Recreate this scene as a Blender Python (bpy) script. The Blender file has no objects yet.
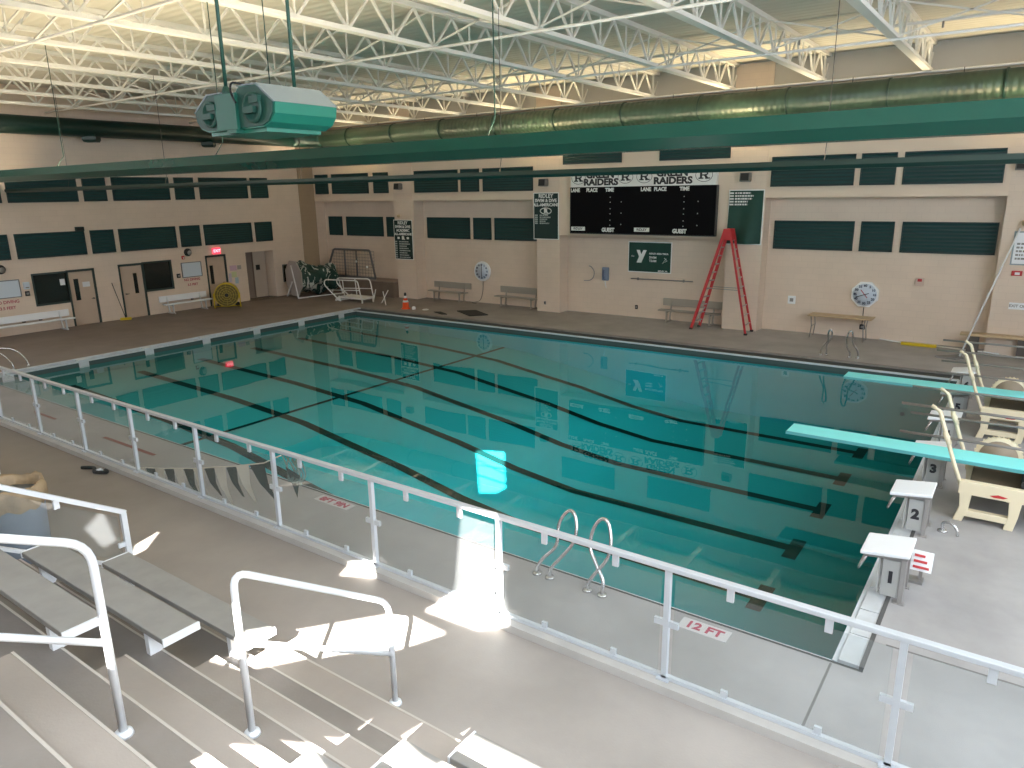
import bpy, bmesh, math, random
from mathutils import Vector, Matrix
random.seed(7)
S = bpy.context.scene
COL = S.collection
ORI = {}
PI = math.pi

# ------------------------------------------------------------------ materials
MATS = {}
def mat(name, col, rough=0.6, metal=0.0, noise=0.0, nscale=3.0, bump=0.0, bscale=40.0, emit=None, estr=1.0, spec=0.5, col2=None):
    """Principled material with optional procedural mottling and bump."""
    if name in MATS: return MATS[name]
    m = bpy.data.materials.new(name); m.use_nodes = True
    nt = m.node_tree; b = nt.nodes['Principled BSDF']
    b.inputs['Base Color'].default_value = (*col, 1)
    b.inputs['Roughness'].default_value = rough
    b.inputs['Metallic'].default_value = metal
    b.inputs['Specular IOR Level'].default_value = spec
    tc = nt.nodes.new('ShaderNodeTexCoord')
    if noise or col2:
        n = nt.nodes.new('ShaderNodeTexNoise'); n.inputs['Scale'].default_value = nscale; n.inputs['Detail'].default_value = 6
        nt.links.new(tc.outputs['Object'], n.inputs['Vector'])
        r = nt.nodes.new('ShaderNodeValToRGB')
        c2 = col2 if col2 else tuple(c*(1-noise) for c in col)
        r.color_ramp.elements[0].position = .35; r.color_ramp.elements[1].position = .65
        r.color_ramp.elements[0].color = (*c2, 1); r.color_ramp.elements[1].color = (*col, 1)
        nt.links.new(n.outputs['Fac'], r.inputs['Fac']); nt.links.new(r.outputs['Color'], b.inputs['Base Color'])
    if bump:
        n2 = nt.nodes.new('ShaderNodeTexNoise'); n2.inputs['Scale'].default_value = bscale
        nt.links.new(tc.outputs['Object'], n2.inputs['Vector'])
        bp = nt.nodes.new('ShaderNodeBump'); bp.inputs['Strength'].default_value = bump; bp.inputs['Distance'].default_value = .02
        nt.links.new(n2.outputs['Fac'], bp.inputs['Height']); nt.links.new(bp.outputs['Normal'], b.inputs['Normal'])
    if emit:
        b.inputs['Emission Color'].default_value = (*emit, 1); b.inputs['Emission Strength'].default_value = estr
    MATS[name] = m
    return m

def block_wall(name, col, dark=.9):
    """painted concrete block: faint mortar courses plus slight mottling"""
    m = mat(name, col, .7, noise=.06, nscale=.8)
    nt = m.node_tree; b = nt.nodes['Principled BSDF']
    geo = nt.nodes.new('ShaderNodeNewGeometry'); sep = nt.nodes.new('ShaderNodeSeparateXYZ')
    nt.links.new(geo.outputs['Position'], sep.inputs[0])
    add = nt.nodes.new('ShaderNodeMath'); add.operation = 'ADD'
    nt.links.new(sep.outputs['X'], add.inputs[0]); nt.links.new(sep.outputs['Y'], add.inputs[1])
    com = nt.nodes.new('ShaderNodeCombineXYZ'); nt.links.new(add.outputs[0], com.inputs['X']); nt.links.new(sep.outputs['Z'], com.inputs['Y'])
    br = nt.nodes.new('ShaderNodeTexBrick'); br.inputs['Scale'].default_value = 1.0
    br.inputs['Brick Width'].default_value = .41; br.inputs['Row Height'].default_value = .205; br.inputs['Mortar Size'].default_value = .006
    br.inputs['Color1'].default_value = (1,1,1,1); br.inputs['Color2'].default_value = (.97,.97,.97,1); br.inputs['Mortar'].default_value = (dark,dark,dark,1)
    nt.links.new(com.outputs[0], br.inputs['Vector'])
    mix = nt.nodes.new('ShaderNodeMixRGB'); mix.blend_type = 'MULTIPLY'; mix.inputs['Fac'].default_value = .8
    src = b.inputs['Base Color'].links[0].from_socket
    nt.links.new(src, mix.inputs[1]); nt.links.new(br.outputs['Color'], mix.inputs[2]); nt.links.new(mix.outputs[0], b.inputs['Base Color'])
    return m

def schlick(nt, f0, normal=None):
    lw = nt.nodes.new('ShaderNodeLayerWeight'); lw.inputs['Blend'].default_value = .5
    if normal: nt.links.new(normal, lw.inputs['Normal'])
    p = nt.nodes.new('ShaderNodeMath'); p.operation = 'POWER'; p.inputs[1].default_value = 5; nt.links.new(lw.outputs['Facing'], p.inputs[0])
    m = nt.nodes.new('ShaderNodeMath'); m.operation = 'MULTIPLY_ADD'; m.inputs[1].default_value = 1-f0; m.inputs[2].default_value = f0; nt.links.new(p.outputs[0], m.inputs[0])
    return m.outputs[0]
def glass_mat(name, tint, haze, gl=.08):
    m = bpy.data.materials.new(name); m.use_nodes = True; nt = m.node_tree; nt.nodes.clear()
    out = nt.nodes.new('ShaderNodeOutputMaterial'); tr = nt.nodes.new('ShaderNodeBsdfTransparent'); tr.inputs[0].default_value = (*tint, 1)
    df = nt.nodes.new('ShaderNodeBsdfDiffuse'); df.inputs[0].default_value = (.85,.88,.9,1)
    tl = nt.nodes.new('ShaderNodeBsdfTranslucent'); tl.inputs[0].default_value = (.85,.88,.9,1)
    gs = nt.nodes.new('ShaderNodeBsdfGlossy'); gs.inputs['Roughness'].default_value = .02
    a = nt.nodes.new('ShaderNodeMixShader'); a.inputs[0].default_value = .5; nt.links.new(df.outputs[0], a.inputs[1]); nt.links.new(tl.outputs[0], a.inputs[2])
    b = nt.nodes.new('ShaderNodeMixShader'); b.inputs[0].default_value = haze; nt.links.new(tr.outputs[0], b.inputs[1]); nt.links.new(a.outputs[0], b.inputs[2])
    f = schlick(nt, .025)
    c = nt.nodes.new('ShaderNodeMixShader'); nt.links.new(f, c.inputs[0]); nt.links.new(b.outputs[0], c.inputs[1]); nt.links.new(gs.outputs[0], c.inputs[2])
    nt.links.new(c.outputs[0], out.inputs[0]); MATS[name] = m
    return m

# ------------------------------------------------------------------ mesh builder
class MB:
    def __init__(s): s.v = []; s.f = []; s.sm = []
    def add(s, vs, fs, smooth=False):
        o = len(s.v); s.v += [tuple(v) for v in vs]
        for f in fs: s.f.append(tuple(i+o for i in f)); s.sm.append(smooth)
        return s
    def box(s, x0, x1, y0, y1, z0, z1):
        return s.add([(x0,y0,z0),(x1,y0,z0),(x1,y1,z0),(x0,y1,z0),(x0,y0,z1),(x1,y0,z1),(x1,y1,z1),(x0,y1,z1)],
              [(0,3,2,1),(4,5,6,7),(0,1,5,4),(1,2,6,5),(2,3,7,6),(3,0,4,7)])
    def bar(s, p, q, w, h=None, up=(0,0,1)):
        """rectangular bar from p to q, w wide sideways, h in the up direction"""
        h = h or w; p = Vector(p); q = Vector(q); d = (q-p).normalized(); u = Vector(up)
        if abs(d.dot(u)) > .98: u = Vector((1,0,0)) if abs(d.x) < .9 else Vector((0,1,0))
        r = d.cross(u).normalized(); u = r.cross(d).normalized()
        c = [(-1,-1),(1,-1),(1,1),(-1,1)]
        vs = [p + r*a*w/2 + u*b*h/2 for a,b in c] + [q + r*a*w/2 + u*b*h/2 for a,b in c]
        return s.add(vs, [(0,1,2,3),(7,6,5,4),(0,4,5,1),(1,5,6,2),(2,6,7,3),(3,7,4,0)])
    def tube(s, pts, r, n=10, closed=False):
        pts = [Vector(p) for p in pts]; N = len(pts); rings = []
        up = None
        for i, p in enumerate(pts):
            if closed: d = (pts[(i+1)%N]-pts[i-1])
            else: d = pts[min(i+1,N-1)] - pts[max(i-1,0)]
            d.normalize()
            if up is None:
                up = Vector((0,0,1)) if abs(d.z) < .9 else Vector((1,0,0))
            u = (up - d*up.dot(d)).normalized(); up = u; w = d.cross(u)
            rr = r[i] if isinstance(r, (list,tuple)) else r
            rings.append([p + (u*math.cos(2*PI*k/n) + w*math.sin(2*PI*k/n))*rr for k in range(n)])
        vs = [v for ring in rings for v in ring]; fs = []
        for i in range(N if closed else N-1):
            a = i*n; b = ((i+1)%N)*n
            for k in range(n): fs.append((a+k, a+(k+1)%n, b+(k+1)%n, b+k))
        s.add(vs, fs, True)
        if not closed:
            o = len(s.v)-len(vs)
            s.f.append(tuple(o+k for k in range(n))[::-1]); s.sm.append(False)
            s.f.append(tuple(o+(N-1)*n+k for k in range(n))); s.sm.append(False)
        return s
    def cyl(s, p, q, r, n=16, r2=None):
        return s.tube([p, q], [r, r if r2 is None else r2], n)
    def lathe(s, c, prof, n=24, axis='z'):
        """prof: (radius, height) pairs; open profile closed with caps if radius > 0"""
        vs = []; fs = []
        for r, h in prof:
            for k in range(n):
                a = 2*PI*k/n; x, y = r*math.cos(a), r*math.sin(a)
                P = {'z': (x,y,h), 'x': (h,x,y), 'y': (y,h,x)}[axis]
                vs.append((c[0]+P[0], c[1]+P[1], c[2]+P[2]))
        m = len(prof)
        for i in range(m-1):
            for k in range(n): fs.append((i*n+k, i*n+(k+1)%n, (i+1)*n+(k+1)%n, (i+1)*n+k))
        fs.append(tuple(range(n))[::-1]); fs.append(tuple((m-1)*n+k for k in range(n)))
        return s.add(vs, fs, n > 12)
    def prism(s, poly, axis, a, b):
        """extrude 2-D polygon along an axis from a to b. axis x: (y,z); y: (x,z); z: (x,y)"""
        P = {'x': lambda p,t: (t,p[0],p[1]), 'y': lambda p,t: (p[0],t,p[1]), 'z': lambda p,t: (p[0],p[1],t)}[axis]
        n = len(poly); vs = [P(p,a) for p in poly] + [P(p,b) for p in poly]
        fs = [tuple(range(n)), tuple(range(2*n-1, n-1, -1))] + [(i, i+n, (i+1)%n+n, (i+1)%n) for i in range(n)]
        return s.add(vs, fs)
    def quad(s, *p): return s.add(p, [tuple(range(len(p)))])
    def build(s, name, m, parent=None, bevel=0, label=None, fix=True):
        o = ORI.get(parent.name, Vector((0,0,0))) if parent else Vector((0,0,0))
        if not parent and s.v:   # top-level meshes keep their origin at their base
            xs = [v[0] for v in s.v]; ys = [v[1] for v in s.v]; zs = [v[2] for v in s.v]
            o = Vector(((min(xs)+max(xs))/2, (min(ys)+max(ys))/2, min(zs)))
        me = bpy.data.meshes.new(name)
        me.from_pydata([(v[0]-o.x, v[1]-o.y, v[2]-o.z) for v in s.v], [], s.f)
        me.polygons.foreach_set('use_smooth', s.sm)
        if fix:
            bm = bmesh.new(); bm.from_mesh(me); bmesh.ops.recalc_face_normals(bm, faces=bm.faces); bm.to_mesh(me); bm.free()
        me.materials.append(m)
        ob = bpy.data.objects.new(name, me); COL.objects.link(ob)
        if parent: ob.parent = parent; ORI[ob.name] = o
        else: ob.location = o; ORI[ob.name] = o
        if bevel:
            md = ob.modifiers.new('Bevel', 'BEVEL'); md.width = bevel; md.segments = 2; md.limit_method = 'ANGLE'
        if label: ob['label'] = label
        return ob

def tag(o, label, cat, group=None):
    o['label'] = label; o['category'] = cat
    if group: o['group'] = group
    return o
def thing(name, label, cat, loc, group=None):
    o = bpy.data.objects.new(name, None); COL.objects.link(o); o.location = loc; o.empty_display_size = .1
    ORI[o.name] = Vector(loc)
    return tag(o, label, cat, group)
def struct(mb, name, m, **k):
    o = mb.build(name, m, **k); o['kind'] = 'structure'; return o
def copy_tree(o, label, offset, group=None):
    c = o.copy(); COL.objects.link(c); c.location = Vector(o.location) + Vector(offset)
    c['label'] = label
    if group: c['group'] = group
    for ch in list(o.children):
        d = ch.copy(); COL.objects.link(d); d.parent = c
        for g in list(ch.children):
            e = g.copy(); COL.objects.link(e); e.parent = d
    return c

def text(parent, s, pos, size, m, face='-y', bold=.0, align='CENTER', name='lettering', sx=1.0, shear=0.0):
    """lettering as a thin mesh part. face: the direction the text faces ('-y' far wall, '+x' left wall, 'up' on the floor)"""
    cu = bpy.data.curves.new(name, 'FONT'); cu.body = s; cu.size = size; cu.align_x = align; cu.align_y = 'CENTER'; cu.offset = bold; cu.extrude = .002; cu.shear = shear
    cu.resolution_u = 3
    tmp = bpy.data.objects.new('tmp', cu); COL.objects.link(tmp)
    bpy.context.view_layer.update()
    me = bpy.data.meshes.new_from_object(tmp.evaluated_get(bpy.context.evaluated_depsgraph_get()))
    bpy.data.objects.remove(tmp)
    R = {'-y': Matrix(((sx,0,0,0),(0,0,-1,0),(0,1,0,0),(0,0,0,1))), '+x': Matrix(((0,0,1,0),(sx,0,0,0),(0,1,0,0),(0,0,0,1))),
         'up': Matrix(((sx,0,0,0),(0,1,0,0),(0,0,1,0),(0,0,0,1))), '-x': Matrix(((0,0,-1,0),(-sx,0,0,0),(0,1,0,0),(0,0,0,1)))}[face]
    o = ORI.get(parent.name, Vector((0,0,0)))
    me.transform(Matrix.Translation(Vector(pos)-o) @ R)
    me.materials.clear(); me.materials.append(m); me.name = name
    ob = bpy.data.objects.new(name, me); COL.objects.link(ob); ob.parent = parent; ORI[ob.name] = o
    return ob

def catmull(pts, n=6, closed=False):
    P = [Vector(p) for p in pts]; N = len(P); out = []
    for i in range(N if closed else N-1):
        if closed: a,b,c,d = P[i-1], P[i], P[(i+1)%N], P[(i+2)%N]
        else: a,b,c,d = P[max(i-1,0)], P[i], P[i+1], P[min(i+2,N-1)]
        for k in range(n):
            t = k/n
            out.append(.5*((2*b) + (-a+c)*t + (2*a-5*b+4*c-d)*t*t + (-a+3*b-3*c+d)*t**3))
    if not closed: out.append(P[-1])
    return out
def round_corners(pts, r=.08, n=4):
    """polyline with filleted corners"""
    P = [Vector(p) for p in pts]; out = [P[0]]
    for i in range(1, len(P)-1):
        a = (P[i-1]-P[i]); b = (P[i+1]-P[i]); ra = min(r, a.length*.45); rb = min(r, b.length*.45)
        p0 = P[i] + a.normalized()*ra; p1 = P[i] + b.normalized()*rb
        for k in range(n+1):
            t = k/n; out.append(p0*(1-t)**2 + P[i]*2*t*(1-t) + p1*t*t)
    out.append(P[-1]); return out

# ------------------------------------------------------------------ palette
CREAM = block_wall('cream_block_paint', (.74,.61,.495))
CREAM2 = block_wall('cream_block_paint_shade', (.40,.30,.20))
UPPER = mat('upper_wall_paint', (.74,.61,.485), .75, noise=.05, nscale=.7)
GREYUP = mat('clerestory_wall_paint', (.52,.50,.46), .8, noise=.06, nscale=.6)
LOUV = mat('dark_green_slat_paint', (.013,.055,.056), .5, spec=.3)
LOUVF = mat('dark_green_frame_paint', (.010,.035,.035), .5)
WHITE = mat('white_paint', (.80,.80,.78), .5)
WHITEP = mat('white_plastic', (.82,.84,.86), .4)
OFFW = mat('white_joist_paint', (.78,.76,.70), .6)
DECKC = mat('roof_deck_paint', (.74,.70,.60), .75, noise=.08, nscale=.5)
GREEN = mat('green_enamel', (.004,.068,.046), .25, noise=.1, nscale=2)
DGREEN = mat('dark_green_enamel', (.003,.026,.020), .4)
DUCTG = mat('duct_green', (.03,.125,.08), .42, noise=.3, nscale=3)
UNITG = mat('fixture_green', (.022,.205,.14), .35, noise=.06)
UNITD = mat('fixture_dark_green', (.018,.085,.062), .5, noise=.15)
UNITL = mat('fixture_lid_grey', (.25,.31,.33), .45)
ALU = mat('aluminium', (.74,.77,.80), .35, metal=.55)
ALUP = mat('aluminium_plank', (.32,.31,.29), .55, metal=.1, noise=.12, nscale=6)
STEEL = mat('stainless_steel', (.56,.56,.56), .25, metal=.75)
GREYST = mat('grey_tube_steel', (.28,.27,.26), .45, metal=.5)
GUARDM = mat('guard_rail_metal', (.60,.64,.68), .35, metal=.3)
RAILW = mat('rail_white_metal', (.80,.83,.86), .35, metal=.25)
BLACK = mat('black_board', (.004,.004,.005), .7, spec=.08)
DARKG = mat('dark_window', (.012,.016,.014), .12)
DFRAME = mat('door_frame_green', (.025,.045,.04), .5)
DOORT = mat('tan_door_paint', (.55,.43,.33), .55, noise=.05)
RED = mat('red_fibreglass', (.50,.03,.035), .45)
REDT = mat('red_lettering', (.40,.05,.09), .7)
YEL = mat('yellow_plastic', (.62,.45,.015), .4)
BLUEW = mat('pale_blue_white', (.60,.68,.75), .5)
ORANGE = mat('orange_plastic', (.80,.09,.02), .5)
CREAMF = mat('cream_fibreglass', (.74,.65,.46), .4)
TURQ = mat('turquoise_board', (.24,.80,.79), .6, bump=.2, bscale=200)
TURQE = mat('turquoise_board_edge', (.10,.38,.40), .5)
TAN = mat('tan_laminate', (.52,.39,.24), .5)
BENCHG = mat('bench_grey', (.37,.34,.29), .55, metal=.1)
RUBBER = mat('dark_rubber', (.02,.022,.022), .8)
CANG = mat('grey_bin_plastic', (.22,.26,.31), .55)
BAG = mat('tan_bin_liner', (.40,.29,.17), .6, noise=.3, nscale=8, bump=.4, bscale=20)
FLAGG = mat('pennant_green', (.003,.028,.022), .7)
FLAGW = mat('pennant_white', (.80,.72,.60), .7)
BANG = mat('banner_green', (.007,.055,.040), .7, noise=.2, nscale=1.5)
BAND = mat('banner_dark', (.007,.030,.029), .7)
LETW = mat('white_lettering', (.80,.82,.80), .6)
LETG = mat('grey_white_lettering', (.42,.46,.44), .6)
BLKL = mat('black_lettering', (.02,.02,.025), .6)
HOSE = mat('grey_blue_plastic', (.22,.27,.36), .5)
EXITM = mat('exit_sign_red_glow', (.5,.02,.03), .4, emit=(1.0,.05,.10), estr=1.6)
EXITL = mat('exit_sign_letter_glow', (.9,.3,.3), .4, emit=(1.0,.35,.40), estr=2.2)
GLASS = glass_mat('guard_glass', (.94,.96,.965), .05)
CABLE = mat('dark_green_cable', (.012,.05,.04), .6)
CABLEG = mat('grey_cable', (.07,.065,.06), .8)
# ------------------------------------------------------------------ key dimensions (metres)
PX0, PX1, PY1 = 0.0, 22.86, 14.26      # pool water, near edge y = 0
WL = -0.2                              # water level
XL, YF, YR = -6.83, 18.1, 18.75        # left wall, far pilaster face, far recess face
XRW, YB, ZR = 31.0, -9.0, 8.95         # right wall, back wall, roof deck
WZ = 1.284                             # gallery walkway level

# ---- concrete deck material: grey trowelled concrete, dim light towards the shallow end painted in as brown
def concrete(name, grey, brown, x0, x1, stain=.25):
    m = bpy.data.materials.new(name); m.use_nodes = True; nt = m.node_tree; b = nt.nodes['Principled BSDF']
    b.inputs['Roughness'].default_value = .55
    geo = nt.nodes.new('ShaderNodeNewGeometry'); sep = nt.nodes.new('ShaderNodeSeparateXYZ'); nt.links.new(geo.outputs['Position'], sep.inputs[0])
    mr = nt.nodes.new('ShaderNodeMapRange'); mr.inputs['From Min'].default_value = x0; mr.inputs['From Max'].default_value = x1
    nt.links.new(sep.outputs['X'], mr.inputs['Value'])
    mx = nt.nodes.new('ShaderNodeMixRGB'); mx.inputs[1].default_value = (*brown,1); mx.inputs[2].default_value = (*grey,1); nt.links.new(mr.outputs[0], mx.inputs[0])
    n = nt.nodes.new('ShaderNodeTexNoise'); n.inputs['Scale'].default_value = .9; n.inputs['Detail'].default_value = 8; n.inputs['Roughness'].default_value = .6
    nt.links.new(geo.outputs['Position'], n.inputs['Vector'])
    r = nt.nodes.new('ShaderNodeValToRGB'); r.color_ramp.elements[0].position = .3; r.color_ramp.elements[1].position = .68
    r.color_ramp.elements[0].color = (1-stain,)*3+(1,); r.color_ramp.elements[1].color = (1.03,1.03,1.03,1); nt.links.new(n.outputs['Fac'], r.inputs['Fac'])
    ml = nt.nodes.new('ShaderNodeMixRGB'); ml.blend_type = 'MULTIPLY'; ml.inputs[0].default_value = 1; nt.links.new(mx.outputs[0], ml.inputs[1]); nt.links.new(r.outputs[0], ml.inputs[2])
    nt.links.new(ml.outputs[0], b.inputs['Base Color'])
    n2 = nt.nodes.new('ShaderNodeTexNoise'); n2.inputs['Scale'].default_value = 60; nt.links.new(geo.outputs['Position'], n2.inputs['Vector'])
    bp = nt.nodes.new('ShaderNodeBump'); bp.inputs['Strength'].default_value = .1; bp.inputs['Distance'].default_value = .01; nt.links.new(n2.outputs['Fac'], bp.inputs['Height']); nt.links.new(bp.outputs[0], b.inputs['Normal'])
    MATS[name] = m; return m
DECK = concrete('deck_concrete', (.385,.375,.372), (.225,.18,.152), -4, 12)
WALK = concrete('gallery_concrete', (.40,.365,.335), (.25,.207,.17), 13, 22, .2)
STEP = concrete('step_concrete', (.285,.255,.228), (.22,.19,.165), 17, 22, .3)

# ---- deck: four slabs around the pool and its gutter
GO = .32   # gutter width
d = MB()
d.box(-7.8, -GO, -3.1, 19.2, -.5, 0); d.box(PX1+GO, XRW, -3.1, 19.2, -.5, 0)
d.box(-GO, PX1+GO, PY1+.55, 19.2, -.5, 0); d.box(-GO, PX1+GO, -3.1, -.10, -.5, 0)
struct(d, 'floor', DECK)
# expansion joint in the deck and faded red edge stripes
j = MB().box(23.3, 30, .55, .575, 0, .003).box(22.86, 22.885, -3.0, -.12, 0, .003)
struct(j, 'floor_joint_line', mat('joint_grey', (.16,.155,.15), .8))
j = MB().box(5.0, 6.1, -.72, -.65, 0, .004).box(8.4, 10.4, -.74, -.66, 0, .004)
struct(j, 'floor_edge_marking', mat('faded_red_paint', (.22,.05,.035), .8))

# ---- pool basin: shelves from the shallow end to the diving well (seen depth)
prof = [(0,-.5),(6,-.68),(9,-.86),(10.5,-1.08),(12.5,-1.36),(14.3,-1.70),(16.0,-1.90),(22.86,-1.95)]
def zbot(x):
    for (a,za),(b,zb) in zip(prof, prof[1:]):
        if x <= b: return za+(zb-za)*(x-a)/(b-a)
    return prof[-1][1]
bs = MB()
for (a,za),(b,zb) in zip(prof, prof[1:]): bs.quad((a,0,za),(b,0,zb),(b,PY1,zb),(a,PY1,za))
bs.quad(*[(x,0,z) for x,z in prof], (PX1,0,WL-.01), (0,0,WL-.01))
bs.quad(*[(x,PY1,z) for x,z in prof], (PX1,PY1,WL-.01), (0,PY1,WL-.01))
bs.quad((0,0,WL-.01),(0,PY1,WL-.01),(0,PY1,prof[0][1]),(0,0,prof[0][1])); bs.quad((PX1,0,WL-.01),(PX1,PY1,WL-.01),(PX1,PY1,-1.95),(PX1,0,-1.95))
def basin_mat():  # ramp holds water tint, mid-pool daylight, deep-end shade and shallow-end reflected grey
    m = bpy.data.materials.new('pool_plaster'); m.use_nodes = True; nt = m.node_tree; b = nt.nodes['Principled BSDF']; b.inputs['Roughness'].default_value = .8
    b.inputs['Specular IOR Level'].default_value = 0
    geo = nt.nodes.new('ShaderNodeNewGeometry'); sep = nt.nodes.new('ShaderNodeSeparateXYZ'); nt.links.new(geo.outputs['Position'], sep.inputs[0])
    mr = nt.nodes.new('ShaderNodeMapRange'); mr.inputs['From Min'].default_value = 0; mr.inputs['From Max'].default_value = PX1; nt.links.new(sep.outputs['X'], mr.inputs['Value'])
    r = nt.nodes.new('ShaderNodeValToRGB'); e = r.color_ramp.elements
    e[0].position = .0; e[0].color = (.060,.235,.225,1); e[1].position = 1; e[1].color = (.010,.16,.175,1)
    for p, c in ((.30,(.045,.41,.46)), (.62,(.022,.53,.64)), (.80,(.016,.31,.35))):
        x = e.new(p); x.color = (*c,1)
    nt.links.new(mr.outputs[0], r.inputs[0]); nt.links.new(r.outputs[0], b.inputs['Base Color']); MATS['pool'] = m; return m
POOL = basin_mat()
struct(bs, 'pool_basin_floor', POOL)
LINE = mat('black_lane_tile', (.004,.035,.035), .8, spec=0)
LANES = [1.86+2.13*k for k in range(6)]
for y in LANES:
    l = MB(); xs = [.9]+[p[0] for p in prof[1:-1]]+[21.0]
    for a, b in zip(xs, xs[1:]): l.quad((a,y-.13,zbot(a)+.012),(b,y-.13,zbot(b)+.012),(b,y+.13,zbot(b)+.012),(a,y+.13,zbot(a)+.012))
    for xt in (21.0,): l.quad((xt-.13,y-.45,zbot(xt)+.013),(xt+.13,y-.45,zbot(xt)+.013),(xt+.13,y+.45,zbot(xt)+.013),(xt-.13,y+.45,zbot(xt)+.013))
    struct(l, 'pool_floor_line', LINE, fix=False)
struct(MB().quad((8.0,.02,-.788),(8.14,.02,-.796),(8.14,PY1-.02,-.796),(8.0,PY1-.02,-.788)), 'pool_floor_line', LINE, fix=False)
tw = MB()
for y in LANES: tw.box(PX1-.02, PX1-.005, y-.13, y+.13, -1.3, -.35).box(PX1-.02, PX1-.005, y-.4, y+.4, -.85, -.65)
struct(tw, 'pool_wall_marking', LINE)

# ---- water surface
def water_mat():
    m = bpy.data.materials.new('pool_water'); m.use_nodes = True; nt = m.node_tree; nt.nodes.clear()
    out = nt.nodes.new('ShaderNodeOutputMaterial'); tr = nt.nodes.new('ShaderNodeBsdfTransparent'); tr.inputs[0].default_value = (.86,.98,.97,1)
    gl = nt.nodes.new('ShaderNodeBsdfGlossy'); gl.inputs['Roughness'].default_value = .004
    tc = nt.nodes.new('ShaderNodeNewGeometry'); n = nt.nodes.new('ShaderNodeTexNoise'); n.inputs['Scale'].default_value = .55; n.inputs['Detail'].default_value = 1
    nt.links.new(tc.outputs['Position'], n.inputs['Vector'])
    bp = nt.nodes.new('ShaderNodeBump'); bp.inputs['Strength'].default_value = .06; bp.inputs['Distance'].default_value = .08; nt.links.new(n.outputs['Fac'], bp.inputs['Height'])
    nt.links.new(bp.outputs[0], gl.inputs['Normal']); fr = schlick(nt, .04, bp.outputs[0])
    mx = nt.nodes.new('ShaderNodeMixShader'); nt.links.new(fr, mx.inputs[0]); nt.links.new(tr.outputs[0], mx.inputs[1]); nt.links.new(gl.outputs[0], mx.inputs[2])
    nt.links.new(mx.outputs[0], out.inputs[0]); return m
w = MB().quad((0,0,WL),(PX1,0,WL),(PX1,PY1,WL),(0,PY1,WL)).build('pool_water', water_mat(), fix=False); w['kind'] = 'structure'

# ---- gutters: lips, dark channels, covers
GUT = mat('gutter_channel_dark', (.018,.028,.028), .5)
COP = mat('gutter_lip_white', (.60,.66,.70), .45, noise=.1, nscale=5)
COPG = mat('gutter_cover_pale', (.56,.585,.60), .6, noise=.15, nscale=4)
g = MB().box(-.26,-.06,0,PY1,-.16,-.06).box(-.3,PX1+.3,PY1+.055,PY1+.52,-.20,-.045).box(PX1+.05,PX1+.28,0,PY1,-.2,-.10).box(-.3,PX1+.3,-.14,-.03,-.16,-.02)
struct(g, 'pool_gutter_trim', GUT)
g = MB().box(-.06,-.0,0,PY1,-.07,-.025).box(-.36,-.25,-.1,PY1+.5,-.2,.012)
g.box(-.02,PX1+.02,PY1-.02,PY1+.055,-.075,-.03).box(PX1,PX1+.05,0,PY1,-.24,-.03).box(0,PX1,-.04,.0,-.24,-.03)
for k in range(7):
    yy = .6+2.13*k; g.box(-.33,.012,yy-.15,yy+.15,-.24,.010)
struct(g, 'pool_edge_trim', COP)
struct(MB().box(-.1,PX1+.1,PY1-.01,PY1+.1,-.26,-.076).box(-.1,-.004,0,PY1,-.26,-.071), 'pool_tile_trim', mat('tile_band_dark', (.05,.085,.085), .5))
g = MB(); yy = 0.02
while yy < PY1-.2:
    g.box(PX1+.055,PX1+.27,yy,yy+.58,-.16,-.012); yy += .6
struct(g, 'pool_gutter_cover_trim', COPG)
struct(MB().box(PX1+.27,PX1+.335,0,PY1,-.2,-.004), 'pool_drain_trim', mat('drain_dark', (.09,.09,.09), .7))
struct(MB().box(PX0-.3,PX1+.3,PY1+.52,PY1+.62,-.2,.006), 'pool_kerb_trim', mat('kerb_grey', (.25,.235,.22), .7, noise=.2))

# ---- gallery walkway and its front wall, kerb
struct(MB().box(-7.8, XRW, -4.75, -3.0, .0, WZ), 'gallery_floor', WALK)
struct(MB().box(-7.8, XRW, -3.14, -2.98, WZ, WZ+.07), 'gallery_kerb_trim', mat('kerb_concrete', (.52,.50,.47), .7, noise=.12))
struct(MB().box(-7.8, 17.0, YB, -4.75, .0, WZ), 'gallery_floor', WALK)
# ---- bleacher tiers (x from 17.05 to the right wall) and half steps in the aisle
TY = [-4.74,-5.35,-5.96,-6.55,-7.16]
t = MB()
for k, y in enumerate(TY):
    z = 1.469+.37*k
    t.box(17.05, XRW, YB, y, .9+.3*k, z)
struct(t, 'bleacher_tier_floor', STEP)
t = MB()
for k, (y0, y1) in enumerate(((-5.04,-5.35),(-5.65,-5.96),(-6.25,-6.55),(-6.86,-7.16))):
    z = 1.469+.185+.37*k
    t.box(19.53, 21.55, y1, y0, z-.19, z)
t.box(19.53, 21.55, -4.8, -4.52, WZ-.02, 1.468)
struct(t, 'aisle_step_floor', concrete('half_step_concrete', (.40,.355,.315), (.33,.285,.245), 18, 22, .22))
t = MB()
for k, y in enumerate(TY): t.box(17.06, 25.5, y-.013, y+.003, 1.45+.37*k, 1.4715+.37*k)
for k, y in enumerate((-5.04,-5.65,-6.25,-6.86)): t.box(19.53, 21.55, y-.013, y+.003, 1.636+.37*k, 1.6565+.37*k)
t.box(19.53, 21.55, -4.533, -4.517, 1.44, 1.4705)
struct(t, 'step_nosing_trim', mat('nosing_pale', (.50,.46,.41), .6))

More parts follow.
